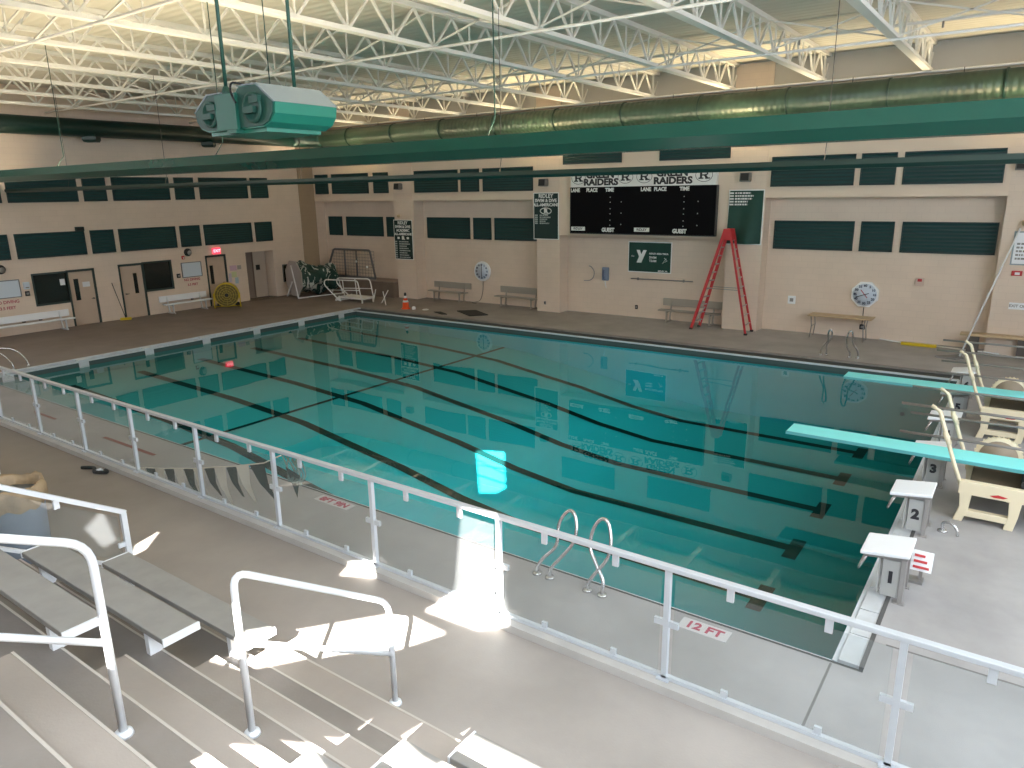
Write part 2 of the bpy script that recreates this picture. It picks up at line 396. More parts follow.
# ---- walls
def wall_holes(outer, holes, axis, a, b, name, m):
    """flat wall with polygon holes; axis y: polygon in (x,z), thickness a..b"""
    bm = bmesh.new(); P = {'y': lambda p,t: (p[0],t,p[1]), 'x': lambda p,t: (t,p[0],p[1]), 'z': lambda p,t: (p[0],p[1],t)}[axis]
    edges = []
    for loop in [outer]+holes:
        vs = [bm.verts.new(P(p,a)) for p in loop]
        edges += [bm.edges.new((vs[i], vs[(i+1)%len(vs)])) for i in range(len(vs))]
    bmesh.ops.triangle_fill(bm, edges=edges, use_beauty=True)
    r = bmesh.ops.extrude_face_region(bm, geom=list(bm.faces))
    for v in [e for e in r['geom'] if isinstance(e, bmesh.types.BMVert)]:
        v.co['xyz'.index(axis)] = b
    bmesh.ops.recalc_face_normals(bm, faces=bm.faces)
    me = bpy.data.meshes.new(name); bm.to_mesh(me); bm.free(); me.materials.append(m)
    o = bpy.data.objects.new(name, me); COL.objects.link(o); o['kind'] = 'structure'; return o
def rect(a, b, c, d): return [(a,c),(b,c),(b,d),(a,d)]
wl = wall_holes(rect(-9,18.12,-.3,ZR+.1), [rect(4.34,9.88,.0,2.24) if 0 else rect(4.34,5.585,1.0,2.16), rect(5.6,6.57,0,2.19), rect(7.63,8.6,0,2.23), rect(8.615,9.88,1.05,2.24), rect(11.6,12.55,0,2.29), rect(13.67,15.25,0,2.31)], 'x', XL, XL-.25, 'wall_left', CREAM)
struct(MB().box(XL-.75, XL-.25, 13.55, 13.67, 0, 2.4).box(XL-.75, XL-.25, 15.25, 15.37, 0, 2.4).box(XL-.85, XL-.74, 13.5, 15.4, 0, 2.5).box(XL-.8,XL-.25,13.5,15.4,2.31,2.45), 'wall_alcove', CREAM)
# corner pier between left and far walls, shade painted into its colour
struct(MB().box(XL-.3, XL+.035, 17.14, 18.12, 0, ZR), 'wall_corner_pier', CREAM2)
struct(MB().box(XL-.3, XL, 18.12, 18.9, 0, ZR), 'wall_left_return', CREAM)
# far wall: recessed lower wall, flush upper wall, four pilasters, clerestory strip
struct(MB().box(XL-.3, XRW, YR, YR+.3, 0, 5.2), 'wall_far', CREAM)
uw = MB().box(XL-.02, -1.10, YF, YR+.05, 4.60, 8.15).box(.15, 7.05, YF, YR+.05, 4.60, 8.15).box(8.17, 15.1, YF, YR+.05, 3.19, 8.15).box(16.36, 23.2, YF, YR+.05, 4.60, 8.15).box(24.6,XRW,YF,YR+.05,4.6,8.15)
struct(uw, 'wall_far_upper', UPPER)
p = MB()
for a, b in ((-1.10,.15),(7.05,8.17),(15.1,16.36),(23.2,24.6)): p.box(a, b, YF-.02, YR+.05, 0, 8.9)
struct(p, 'wall_far_pilaster', CREAM)
struct(MB().box(XL-.3, XRW, YF+.03, YR+.05, 8.15, ZR), 'wall_far_clerestory', GREYUP)
struct(MB().box(XL, XRW, YF-.12, YF, 8.10, 8.16), 'wall_angle_trim', OFFW)
struct(MB().box(XRW, XRW+.3, YB-.3, YR+.3, -.3, ZR), 'wall_right', CREAM)
# back wall of the gallery with added openings shaped to cast the sun patches
H = [[(24.04,6.31),(24.56,6.29),(24.06,5.92),(23.47,5.64),(22.8,5.23),(22.47,5.17),(22.67,5.51)],
     [(24.28,6.42),(24.89,6.45),(25.23,6.64),(25.12,7.67),(24.73,7.62),(24.61,6.76)],
     [(23.15,6.42),(23.24,6.63),(23.55,6.75),(23.63,6.58)],
     [(20.19,5.69),(20.34,6.0),(20.4,5.71),(20.29,5.55)],
     [(23.1,4.6),(23.14,4.83),(23.3,4.98),(23.66,5.1),(23.9,5.19),(24.03,5.34),(24.15,5.30),(24.24,5.27),(24.47,5.49),(24.62,5.46),(24.72,5.46),(24.92,5.63),(26.2,5.66),(26.5,4.6)]]
wall_holes(rect(-9, XRW+.3, -.3, ZR+.1), H, 'y', YB, YB-.02, 'wall_back', CREAM)
# ---- roof deck (ribbed)
def deck_mat():
    m = mat('ribbed_roof_deck', (.66,.62,.53), .7, noise=.10, nscale=.4); nt = m.node_tree; b = nt.nodes['Principled BSDF']
    geo = nt.nodes.new('ShaderNodeNewGeometry'); wv = nt.nodes.new('ShaderNodeTexWave'); wv.bands_direction = 'Y'; wv.inputs['Scale'].default_value = 1.05
    nt.links.new(geo.outputs['Position'], wv.inputs['Vector'])
    bp = nt.nodes.new('ShaderNodeBump'); bp.inputs['Strength'].default_value = .5; bp.inputs['Distance'].default_value = .05
    nt.links.new(wv.outputs['Fac'], bp.inputs['Height']); nt.links.new(bp.outputs[0], b.inputs['Normal']); return m
wall_holes(rect(-9, XRW+.3, YB-.3, YR+.4), [[(21.75,-5.45),(22.35,-5.05),(23.95,-7.2),(23.5,-7.55)]], 'z', ZR, ZR+.2, 'ceiling', deck_mat())  # hole added in the roof to let sun onto a patch of pool floor
# ------------------------------------------------------------------ open-web roof joists
JX = [23.72-2.87*k for k in range(11)]
def joist_label(k):
    o = ['first','second','third','fourth','fifth','sixth','seventh','eighth','ninth','tenth','eleventh'][k]
    return f'white open-web steel roof joist, {o} counting from the diving-board end'
ZB, ZT, YJ0, YJ1 = 8.12, 8.86, -8.2, 17.75
for k, x in enumerate(JX):
    j = thing('roof_joist', joist_label(k), 'roof joist', (x, 0, ZB), 'white open-web joists under the roof deck')
    MB().box(x-.085, x+.085, -8.9, 18.7, ZT-.02, ZT+.09).build('top_chord', OFFW, j)
    MB().box(x-.10, x+.10, YJ0, YJ1, ZB-.04, ZB+.045).build('bottom_chord', OFFW, j)
    wb = MB(); n = 20; L = (YJ1-YJ0)/n
    for i in range(n):
        y0 = YJ0+i*L; ym = y0+L/2
        wb.bar((x,y0,ZB), (x,ym,ZT), .05); wb.bar((x,ym,ZT), (x,y0+L,ZB), .05)
        wb.bar((x,y0,ZB), (x,y0,ZT), .035)
    wb.bar((x,YJ1,ZB), (x,YJ1,ZT), .05); wb.bar((x,YJ1,ZB),(x,18.3,ZT),.04)
    wb.build('web_lattice', OFFW, j)
names = ['over the gallery steps', 'over the near pool edge', 'over the near lanes', 'over the far lanes', 'beside the far wall duct']
for (y, where) in zip((-5.6, -.05, 5.8, 11.6, 17.5), names):
    b = thing('bridging_pipe', f'long white bridging bar crossing the joists {where}', 'ceiling bracing', (10, y, ZB))
    MB().cyl((XL,y,ZB-.06), (XRW,y,ZB-.06), .032, 8).build('pipe', OFFW, b)
    xb = MB()
    if y < 17:
        for a, c in zip(JX, JX[1:]):
            xb.bar((a,y+.1,ZB), (c,y+.1,ZT), .035); xb.bar((a,y+.1,ZT), (c,y+.1,ZB), .035)
        xb.build('cross_bracing', OFFW, b)
# sprinkler main along the roof
s = thing('sprinkler_pipe', 'slim white sprinkler pipe running under the deck through the joists', 'pipe', (10, 13.2, 8.6))
MB().cyl((XL,13.2,8.62), (XRW,13.2,8.62), .04, 8).build('pipe', OFFW, s)
hd = MB()
for k in range(10):
    hd.cyl((-4+3.2*k,13.2,8.62), (-4+3.2*k,13.2,8.45), .025, 8)
hd.build('sprinkler_head', GREYST, s)

# ------------------------------------------------------------------ indirect lighting troughs (long green, open at the top)
def trough(name, label, y, zb, h, w, x0, x1, m, cables, cm):
    t = thing(name, label, 'light trough', ((x0+x1)/2, y, zb))
    c = h*.42; k = min(.03, w*.08)
    outer = [(y-w*.28,zb),(y+w*.28,zb),(y+w/2,zb+c),(y+w*.4,zb+h),(y+w*.4-k,zb+h),(y+w/2-k,zb+c),(y+w*.26,zb+k),(y-w*.26,zb+k),(y-w/2+k,zb+c),(y-w*.4+k,zb+h),(y-w*.4,zb+h),(y-w/2,zb+c)]
    MB().prism(outer, 'x', x0, x1).build('housing', m, t)
    for xe in (x0, x1): MB().box(xe-.02, xe+.02, y-w/2+.04, y+w/2-.04, zb, zb+h-.02).build('end_cap', m, t)
    MB().box(x0+.1, x1-.1, y-w*.12, y+w*.12, zb+h*.2, zb+h*.34).build('lamp_strip', mat('lamp_strip_warm', (.8,.75,.6), .5, emit=(1,.86,.55), estr=.3), t)
    for cx in cables:
        MB().tube([(cx, y-w*.36, zb+h), (cx, y, zb+h+.22), (cx, y, ZB)], .009 if w > .3 else .006, 6).build('hanger_cable', cm, t)
    return t
trough('light_trough', 'large glossy green indirect light trough hanging over the near side of the pool', .4, 5.36, .27, .46, XL+.05, 29.5, GREEN, [-3.5, .8, 6.2, 12.2, 18.15, 24.6], CABLE)
trough('slim_light_trough', 'slim dark green light trough hanging over the middle of the pool', 4.0, 5.180, .125, .16, XL+.10, 29.5, DGREEN, [-1.8, 4.0, 9.8, 15.6, 21.4, 27.2], CABLEG)
# ------------------------------------------------------------------ round spiral duct: along far wall, elbow, along left wall
def spiral_mat():
    m = mat('spiral_duct_green', (.028,.060,.040), .38, noise=.4, nscale=1.2); nt = m.node_tree; b = nt.nodes['Principled BSDF']
    geo = nt.nodes.new('ShaderNodeNewGeometry'); wv = nt.nodes.new('ShaderNodeTexWave'); wv.inputs['Scale'].default_value = 1.6; wv.inputs['Distortion'].default_value = 0
    nt.links.new(geo.outputs['Position'], wv.inputs['Vector'])
    bp = nt.nodes.new('ShaderNodeBump'); bp.inputs['Strength'].default_value = .35; bp.inputs['Distance'].default_value = .03
    nt.links.new(wv.outputs['Fac'], bp.inputs['Height']); nt.links.new(bp.outputs[0], b.inputs['Normal']); return m
SP = spiral_mat()
du = thing('air_duct', 'fat round dark green spiral air duct high along the far and left walls', 'air duct', (10, 17.4, 7.3))
r = .40; zc = 7.56
MB().tube([(29.8,17.45,zc), (-4.9,17.45,zc)], r, 20).build('far_run', SP, du)
el = [(-4.9-1.15*math.sin(a*PI/12), 16.3+1.15*math.cos(a*PI/12), zc-.02*a/6) for a in range(7)]
MB().tube(el, [r-.075*i/6 for i in range(7)], 20).build('elbow', DGREEN, du)
MB().tube([(-6.05,16.3,zc-.02), (-6.05,-7.5,zc-.06)], r*.81, 20).build('side_run', DGREEN, du)
for k in range(12):
    x = 28.5-2.87*k
    if x > -4.5: MB().tube([(x,17.45,zc), (x+.07,17.45,zc)], r+.025, 20).build('collar', DGREEN, du)
for x in [27.5-2.87*k for k in range(11)]:
    MB().cyl((x,17.45,zc+r-.02), (x,17.45,8.1), .01, 6).build('hanger', CABLEG, du)
for y in (6.95, 11.9, 1.5):
    MB().lathe((-6.05,y,7.02), [(.30,0),(.36,.08),(.36,.2),(.25,.3)], 4).build('diffuser', DGREEN, du)

# ------------------------------------------------------------------ twin green fixture hanging over the gallery edge
u = thing('hanging_loudspeaker_cluster', 'twin bright green loudspeaker cabinet with grey lids hanging on two rods', 'loudspeaker', (16.07,-1.55,5.68))
def cab(x0, x1, y0, y1, z0, z1, flip):
    w_ = x1-x0; h = z1-z0
    f = lambda a, b: ((x1-a*w_) if flip else (x0+a*w_), z0+b*h)
    prof = [f(.0,.55), f(.03,.30), f(.14,.10), f(.32,.0), f(.9,.0), f(1,.08), f(1,.85), f(.86,1.0), f(.42,1.0), f(.38,.97)]
    # curved green body, sloping grey lid on top, dark ribbed end plate
    MB().prism(prof, 'y', y0, y1).build('cabinet', UNITG, u)
    lid = [f(.385,.985), f(.42,1.02), f(.88,1.02), f(.88,.99)]
    MB().prism([f(-.012,.555), f(.37,1.0), f(.40,1.03), f(.9,1.03), f(.9,1.0), f(.41,.985), f(.02,.545)], 'y', y0-.02, y1+.01).build('lid', UNITL, u)
    inset = [((px-(x0+x1)/2)*.93+(x0+x1)/2, (pz-(z0+z1)/2)*.93+(z0+z1)/2) for px, pz in prof]
    ep = MB().prism(inset, 'y', y0-.018, y0+.01).build('end_plate', UNITD, u)
    cx = (x0+x1)/2; cz = z0+h*.46
    MB().lathe((cx,y0-.02,cz), [(h*.36,0),(h*.36,-.035),(h*.29,-.04),(h*.27,-.02)], 20, 'y').build('horn_ring', UNITD, ep)
    MB().box(cx-w_*.16, cx+w_*.10, y0-.09, y0-.02, cz-h*.13, cz+h*.02).box(cx-w_*.02, cx+w_*.2, y0-.07, y0-.02, cz+h*.10, cz+h*.26).build('driver', UNITD, ep)
cab(16.12, 16.86, -2.0, -1.1, 5.70, 6.17, True)
cab(15.28, 16.02, -2.0, -1.1, 5.70, 6.12, False)
MB().box(15.80, 16.20, -2.06, -2.02, 5.70, 6.10).box(15.98, 16.16, -2.05, -1.05, 5.66, 5.72).build('bracket_plate', mat('bracket_green', (.014,.13,.09), .45), u)
MB().box(15.5, 16.6, -1.95, -1.15, 5.655, 5.70).build('base_tray', UNITG, u)
MB().cyl((15.97,-2.0,6.08), (15.97,-2.0,8.08), .022, 8).lathe((15.97,-2.0,6.05), [(.05,0),(.055,.08),(.03,.14)], 12).build('hanger_rod', UNITD, u)
MB().cyl((16.35,-1.3,6.1), (16.35,-1.3,8.08), .022, 8).build('hanger_rod', UNITD, u)
MB().tube(catmull([(16.22,-2.06,5.98),(16.2,-2.1,6.1),(16.26,-2.1,6.2),(16.3,-1.9,6.16)], 5), .012, 6).build('cable', RUBBER, u)
MB().cyl((15.75,-1.2,6.1), (15.75,-1.2,8.08), .007, 6).build('safety_cable', CABLE, u)
# ------------------------------------------------------------------ louvre panels
def louvre(side, a, b, z0, z1, label, group, plane):
    """side 'L': on the left wall facing +x, a..b along y. side 'F': facing -y, a..b along x"""
    loc = (plane, (a+b)/2, z0) if side == 'L' else ((a+b)/2, plane, z0)
    t = thing('louvre_panel', label, 'louvre', loc, group)
    fr, sl = MB(), MB(); w = .035; n = 8
    def bx(m, u0, u1, v0, v1, d0, d1):
        if side == 'L': m.box(plane+d0, plane+d1, u0, u1, v0, v1)
        else: m.box(u0, u1, plane-d1, plane-d0, v0, v1)
    bx(fr, a, b, z0, z0+w, 0, .06); bx(fr, a, b, z1-w, z1, 0, .06); bx(fr, a, a+w, z0, z1, 0, .06); bx(fr, b-w, b, z0, z1, 0, .06)
    bx(fr, a, b, z0, z1, .0, .012)
    h = (z1-z0-2*w)/n
    for i in range(n):
        za = z0+w+i*h
        if side == 'L': sl.prism([(plane+.012,za+h*.95),(plane+.012,za+h*.80),(plane+.050,za+h*.30),(plane+.050,za+h*.42)], 'y', a+w, b-w)
        else: sl.prism([(plane-.012,za+h*.95),(plane-.012,za+h*.80),(plane-.050,za+h*.30),(plane-.050,za+h*.42)], 'x', a+w, b-w)
    fr.build('frame', LOUVF, t); sl.build('slat_panel', LOUV, t)
GL, GU = 'lower louvres on the left wall', 'upper louvres on the left wall'
for a, b, l in ((2.78,3.75,'small dark green louvre, lower left wall, above the whiteboard at the photo edge'),
    (3.98,6.46,'long dark green louvre, lower left wall, above the window and first tan door'),
    (6.68,7.60,'small dark green louvre, lower left wall, between the two tan doors with windows'),
    (7.81,10.28,'long dark green louvre, lower left wall, above the second tan door and window'),
    (10.49,11.44,'small dark green louvre, lower left wall, above the whiteboard beside the exit'),
    (11.65,14.14,'long dark green louvre, lower left wall, directly above the red exit sign'),
    (14.35,15.30,'small dark green louvre, lower left wall, above the recessed doorway, nearest the corner')):
    louvre('L', a, b, 2.78, 3.70, l, GL, XL)
for a, b, l in ((2.78,3.80,'small dark green louvre, upper left wall, at the photo edge'),
    (4.00,6.46,'long dark green louvre, upper left wall, the first from the photo edge'),
    (6.68,7.57,'small dark green louvre, upper left wall, high above the gap between the tan doors'),
    (7.82,10.25,'long dark green louvre, upper left wall, high above the second tan door'),
    (10.50,11.40,'small dark green louvre, upper left wall, high above the whiteboard beside the exit'),
    (11.67,14.14,'long dark green louvre, upper left wall, high above the exit sign'),
    (14.33,15.28,'small dark green louvre, upper left wall, high above the recessed doorway')):
    louvre('L', a, b, 4.82, 5.76, l, GU, XL)
GFL, GFU = 'lower louvres on the scoreboard wall', 'upper louvres on the scoreboard wall'
for a, b, l in ((-6.53,-5.53,'small dark green louvre in the far corner bay, lower row, above the grey goal frames'),
    (-5.18,-2.55,'long dark green louvre in the far corner bay, lower row, right of the small one'),
    (-2.28,-1.16,'small dark green louvre, lower row, partly behind the pier with the narrow dark banner'),
    (.40,2.98,'long dark green louvre, lower row, just right of the narrow dark banner'),
    (3.19,4.18,'small dark green louvre, lower row, above the round wall clock'),
    (4.39,6.90,'long dark green louvre, lower row, running behind the banner beside the scoreboard'),
    (16.55,19.12,'long dark green louvre, lower row, just right of the draped green banner'),
    (19.32,20.30,'small dark green louvre, lower row, above the octagonal clock'),
    (20.52,23.08,'long dark green louvre, lower row, far right bay beside the posted sign')):
    louvre('F', a, b, 2.87, 3.83, l, GFL, YR)
for a, b, l in ((-6.61,-5.65,'small dark green louvre in the far corner bay, upper row, nearest the corner'),
    (-5.34,-2.75,'long dark green louvre in the far corner bay, upper row'),
    (-2.37,-1.40,'small dark green louvre, upper row, just left of the narrow banner pier'),
    (.30,2.88,'long dark green louvre, upper row, just right of the narrow banner pier'),
    (3.06,4.07,'small dark green louvre, upper row, high above the round wall clock'),
    (4.29,6.87,'long dark green louvre, upper row, left of the pier beside the scoreboard'),
    (16.50,19.08,'long dark green louvre, upper row, right of the draped green banner'),
    (19.25,20.25,'small dark green louvre, upper row, high above the octagonal clock'),
    (20.45,23.03,'long dark green louvre, upper row, in the far right bay')):
    louvre('F', a, b, 4.96, 5.92, l, GFU, YF)
for a, b, l in ((8.33,10.90,'long dark green louvre high above the left half of the scoreboard'),
    (12.45,15.06,'long dark green louvre high above the right half of the scoreboard')):
    louvre('F', a, b, 5.94, 6.88, l, 'louvres above the scoreboard', YF)

# ------------------------------------------------------------------ doors and windows in the left wall
def door(n, y0, y1, z1, vis, plane=XL-.05):
    f = MB(); d = .06
    f.box(XL-.2, XL+.015, y0-.05, y0+.02, 0, z1+.02).box(XL-.2, XL+.015, y1-.02, y1+.05, 0, z1+.02).box(XL-.2, XL+.015, y0-.05, y1+.05, z1-.06, z1+.03)
    fr = struct(f, f'door_{n}', DFRAME)
    MB().box(plane-.05, plane, y0+.02, y1-.02, .01, z1-.06).build('door_leaf', DOORT, fr)
    MB().box(plane-.02, plane+.006, vis[0], vis[1], 1.0, 1.85).build('vision_pane', DARKG, fr)
    return fr
d1 = door(1, 5.6, 6.57, 2.19, (5.80,5.98)); d2 = door(2, 7.63, 8.6, 2.23, (8.18,8.34)); d3 = door(3, 11.6, 12.55, 2.29, (11.75,11.92))
for dd, yh in ((d1,6.45),(d2,7.78),(d3,12.4)):
    MB().cyl((XL-.05,yh,1.02),(XL+.03,yh,1.02),.03,10).bar((XL+.03,yh,1.02),(XL+.03,yh+(.1 if dd is d2 else -.1),1.02),.025).build('door_handle', STEEL, dd)
def wind(n, y0, y1, z0, z1):
    f = MB().box(XL-.1, XL+.02, y0-.03, y1+.03, z0-.04, z0+.03).box(XL-.1, XL+.02, y0-.03, y1+.03, z1-.03, z1+.04).box(XL-.1, XL+.02, y0-.03, y0+.03, z0, z1).box(XL-.1, XL+.02, y1-.03, y1+.03, z0, z1)
    fr = struct(f, f'window_{n}', DFRAME)
    MB().box(XL-.08, XL-.05, y0, y1, z0, z1).build('pane', DARKG, fr)
wind(1, 4.34, 5.58, 1.0, 2.16); wind(2, 8.62, 9.88, 1.05, 2.24)
# recessed doorway
f = MB().box(XL-.74, XL-.66, 13.67, 13.74, 0, 2.31).box(XL-.74, XL-.66, 14.46, 14.52, 0, 2.31)
fr = struct(f, 'door_4', mat('recess_frame_brown', (.17,.125,.10), .6))
MB().box(XL-.74, XL-.68, 14.52, 15.24, 0, 2.28).build('door_leaf', mat('recess_door_paint', (.50,.42,.35), .6), fr)
MB().box(XL-.74, XL-.69, 13.74, 14.46, 0, 2.28).build('side_panel', mat('recess_panel_brown', (.24,.19,.16), .6), fr)
MB().box(XL-.70, XL-.66, 14.66, 14.88, 1.35, 1.6).build('door_notice', RUBBER, fr)

# ------------------------------------------------------------------ fittings on the left wall
def wb(y0, y1, z0, z1, label):
    t = thing('whiteboard', label, 'whiteboard', (XL, (y0+y1)/2, z0))
    MB().box(XL-.004, XL+.02, y0, y1, z0, z1).build('board', BLUEW, t)
    MB().box(XL, XL+.035, y0-.02, y1+.02, z0-.03, z0).box(XL, XL+.035, y0-.02, y1+.02, z1, z1+.03).box(XL, XL+.035, y0-.03, y0, z0, z1).box(XL, XL+.035, y1, y1+.03, z0, z1).build('frame', mat('board_frame_dark', (.16,.18,.19), .5), t)
wb(2.55, 3.85, 1.42, 2.02, 'whiteboard over the long white bench at the photo edge')
wb(10.37, 11.28, 1.46, 2.07, 'small whiteboard between the second window and the exit door')
def notice(y, z, lines, label):
    t = thing('painted_notice', label, 'notice', (XL, y, z))
    for i, (s, sz) in enumerate(lines): text(t, s, (XL+.001, y, z+.1-.22*i), sz, REDT, '+x', .004)
notice(3.35, 1.14, [('NO DIVING',.16),('3.5 FEET',.15)], 'red no diving lettering painted under the whiteboard at the photo edge')
notice(10.80, 1.22, [('NO DIVING',.15),('3.5 FEET',.14)], 'red no diving lettering painted under the small whiteboard beside the exit')
e = thing('exit_sign', 'glowing red exit sign above the tan door on the left wall', 'exit sign', (XL, 12.14, 2.36))
MB().box(XL, XL+.09, 11.95, 12.32, 2.37, 2.63).build('housing', EXITM, e, bevel=.01)
text(e, 'EXIT', (XL+.093, 12.135, 2.50), .17, EXITL, '+x', .006)
def elight(y, z, label):
    t = thing('emergency_light', label, 'emergency light', (XL, y, z))
    MB().lathe((XL,y,z), [(.17,-.01),(.17,.06),(.13,.13),(.05,.15)], 18, 'x').build('housing', RUBBER, t)
    MB().lathe((XL,y+.02,z-.02), [(.12,.10),(.10,.15),(.03,.165)], 16, 'x').build('lens', GREYST, t)
elight(3.33, 2.46, 'dark oval emergency light above the edge whiteboard'); elight(10.73, 2.54, 'dark oval emergency light above the small whiteboard beside the exit')
def smallbox(name, label, cat, x0,x1,y0,y1,z0,z1, m, face=None, fm=None):
    t = thing(name, label, cat, ((x0+x1)/2,(y0+y1)/2,z0))
    MB().box(x0,x1,y0,y1,z0,z1).build('housing', m, t, bevel=.012)
    if face: MB().box(*face).build('face_plate', fm or RUBBER, t)
    return t
smallbox('switch_box', 'dark square wall box between the edge whiteboard and the window', 'wall box', XL,XL+.06,4.0,4.15,1.40,1.58, RUBBER, (XL+.06,XL+.07,4.03,4.12,1.45,1.53), GREYST)
smallbox('switch_box', 'dark square wall box left of the small whiteboard', 'wall box', XL,XL+.06,10.08,10.24,1.46,1.64, RUBBER, (XL+.06,XL+.07,10.11,10.21,1.51,1.59), GREYST)
smallbox('paper_dispenser', 'pale dispenser above the dark wall box beside the first window', 'dispenser', XL-.01,XL+.10,3.98,4.18,1.66,1.92, BLUEW, (XL+.10,XL+.11,4.02,4.14,1.70,1.74), GREYST)
smallbox('fire_alarm', 'small red fire alarm under the emergency light by the exit', 'fire alarm', XL-.01,XL+.06,10.42,10.54,2.25,2.40, RED, (XL+.06,XL+.07,10.45,10.51,2.28,2.34), WHITE)
smallbox('wall_vent_box', 'small dark box on the left wall between the louvre rows', 'wall box', XL,XL+.12,6.15,6.46,3.70,3.86, DGREEN, (XL+.12,XL+.13,6.18,6.43,3.73,3.83), RUBBER)
for (y0,y1,z0,z1,c,l) in ((12.75,13.12,1.52,1.76,(.62,.42,.52),'pink paper notice on the wall right of the exit door'),(13.16,13.36,1.55,1.74,(.35,.33,.30),'small grey paper notice beside the pink one'),
    (12.82,13.08,1.20,1.46,(.55,.60,.33),'pale yellow green paper notice under the pink one'),(12.97,13.15,.90,1.18,(.38,.52,.58),'pale blue paper notice, lowest of the sheets by the exit door'),(12.66,12.80,1.0,1.40,(.55,.48,.55),'narrow lilac paper notice close to the exit door frame')):
    tag(MB().box(XL-.004, XL+.006, y0, y1, z0, z1).build('paper_notice', mat('paper_'+l[:9].replace(' ','_')+str(y0), c, .8)), l, 'notice', 'paper sheets by the exit door')
tag(MB().box(XL-.056, XL-.043, 6.12, 6.40, 1.50, 1.70).build('paper_notice', mat('paper_white', (.70,.72,.74), .8)), 'white paper notice taped to the first tan door', 'notice')
tag(MB().box(XL-.056, XL-.04, 5.30, 5.48, 1.66, 1.90).build('paper_notice', mat('paper_white', (.70,.72,.74), .8)), 'pale paper stuck inside the first dark window', 'notice')
for y, l in ((15.72,'dark fire hose cabinet on the left wall, first from the recessed doorway'),(16.25,'dark fire hose cabinet on the left wall, half behind the cover reel')):
    t = thing('hose_cabinet', l, 'cabinet', (XL, y+.2, .68))
    MB().box(XL, XL+.05, y, y+.43, .68, 1.56).build('frame', mat('cabinet_frame_grey', (.10,.10,.10), .5), t)
    MB().box(XL+.05, XL+.058, y+.04, y+.39, .72, 1.52).build('door', DARKG, t)
    MB().box(XL+.058, XL+.075, y+.32, y+.35, 1.02, 1.2).build('handle', GREYST, t)
# outlets low on the wall behind the benches
for y, l in ((3.72,'small dark outlet low behind the edge bench, left one'),(4.30,'small dark outlet low behind the edge bench, right one'),(10.6,'small dark outlet low behind the second white bench')):
    smallbox('wall_outlet', l, 'outlet', XL,XL+.03,y,y+.12,.42,.56, RUBBER, (XL+.03,XL+.035,y+.03,y+.09,.45,.53), GREYST)

# ------------------------------------------------------------------ scoreboard
s = thing('scoreboard', 'big black electronic scoreboard under a white lettered header, above the pool', 'scoreboard', (11.73, YF, 3.31))
X0 = 8.77; X1 = X0+5.93
bb = MB().box(X0, X1, YF-.16, YF-.0, 3.31, 5.06).build('black_board', BLACK, s)
MB().box(X0-.02, X1+.02, YF-.18, YF-.0, 3.28, 3.315).box(X0-.025,X0+.005,YF-.18,YF,3.3,5.06).box(X1-.005,X1+.025,YF-.18,YF,3.3,5.06).build('frame', mat('board_edge_black', (.02,.02,.02), .4), s)
hd = MB().box(X0, X1-.02, YF-.18, YF-.0, 5.06, 5.68).build('header', WHITE, s)
yb = YF-.163; yh = YF-.183
for a_ in (1.31, 4.25):
    text(hd, 'GREEN', (X0+a_, yh, 5.50), .34, BLKL, '-y', .016, sx=1.15); text(hd, 'RAIDERS', (X0+a_+.03, yh, 5.23), .33, BLKL, '-y', .016, sx=1.18)
for dx in (.36, 2.39, 3.16, 5.45):
    N = 28
    MB().tube([(X0+dx+.31*math.cos(2*PI*k/N), yh, 5.40+.225*math.sin(2*PI*k/N)) for k in range(N)], .009, 5, True).build('logo_ring', BLKL, hd)
    # slab letter R: two feet, stem, bowl and leg
    c = X0+dx; r_ = MB(); y0_, y1_ = yh-.004, yh
    r_.box(c-.20,c-.02,y0_,y1_,5.27,5.315).box(c+.04,c+.22,y0_,y1_,5.27,5.315).box(c-.15,c-.07,y0_,y1_,5.27,5.53).box(c-.21,c-.0,y0_,y1_,5.485,5.53)
    r_.tube([(c+.02+.105*math.cos(t_), yh-.002, 5.455+.055*math.sin(t_)) for t_ in [-PI/2+PI*k/8 for k in range(9)]], .026, 6)
    r_.bar((c-.1,yh-.002,5.51),(c+.03,yh-.002,5.51),.006,.045).bar((c-.1,yh-.002,5.40),(c+.03,yh-.002,5.40),.006,.045).bar((c+.02,yh-.002,5.41),(c+.13,yh-.002,5.28),.006,.075,(1,0,1))
    r_.build('logo_letter', BLKL, hd)
for ws in ((('LANE',.205),('PLACE',.95),('TIME',1.72)), (('LANE',3.23),('PLACE',3.80),('TIME',4.74))):
    for w_, dx in ws: text(bb, w_, (X0+dx, yb, 4.94), .185, LETW, '-y', .008, sx=.92)
for g_, p_, d_, e_ in ((1.68,.03,1.76,2.23),(4.61,2.79,4.74,5.27)):
    text(bb, 'GUEST', (X0+g_, yb, 3.44), .20, LETW, '-y', .012, sx=.9)
    np_ = MB().box(X0+p_, X0+p_+.63, yb-.004, yb, 3.40, 3.55).build('name_plate', LETW, bb)
    text(np_, 'RIDLEY', (X0+p_+.315, yb-.006, 3.475), .13, BLKL, '-y', .002)
    dots = MB()
    for k in range(6): dots.box(X0+d_-.018, X0+d_+.018, yb-.004, yb, 4.66-.19*k-.05*(k//2), 4.69-.19*k-.05*(k//2))
    for k in range(3): dots.box(X0+e_-.015, X0+e_+.015, yb-.004, yb, 4.48-.42*k, 4.52-.42*k)
    dots.build('dot_print', LETG, bb)

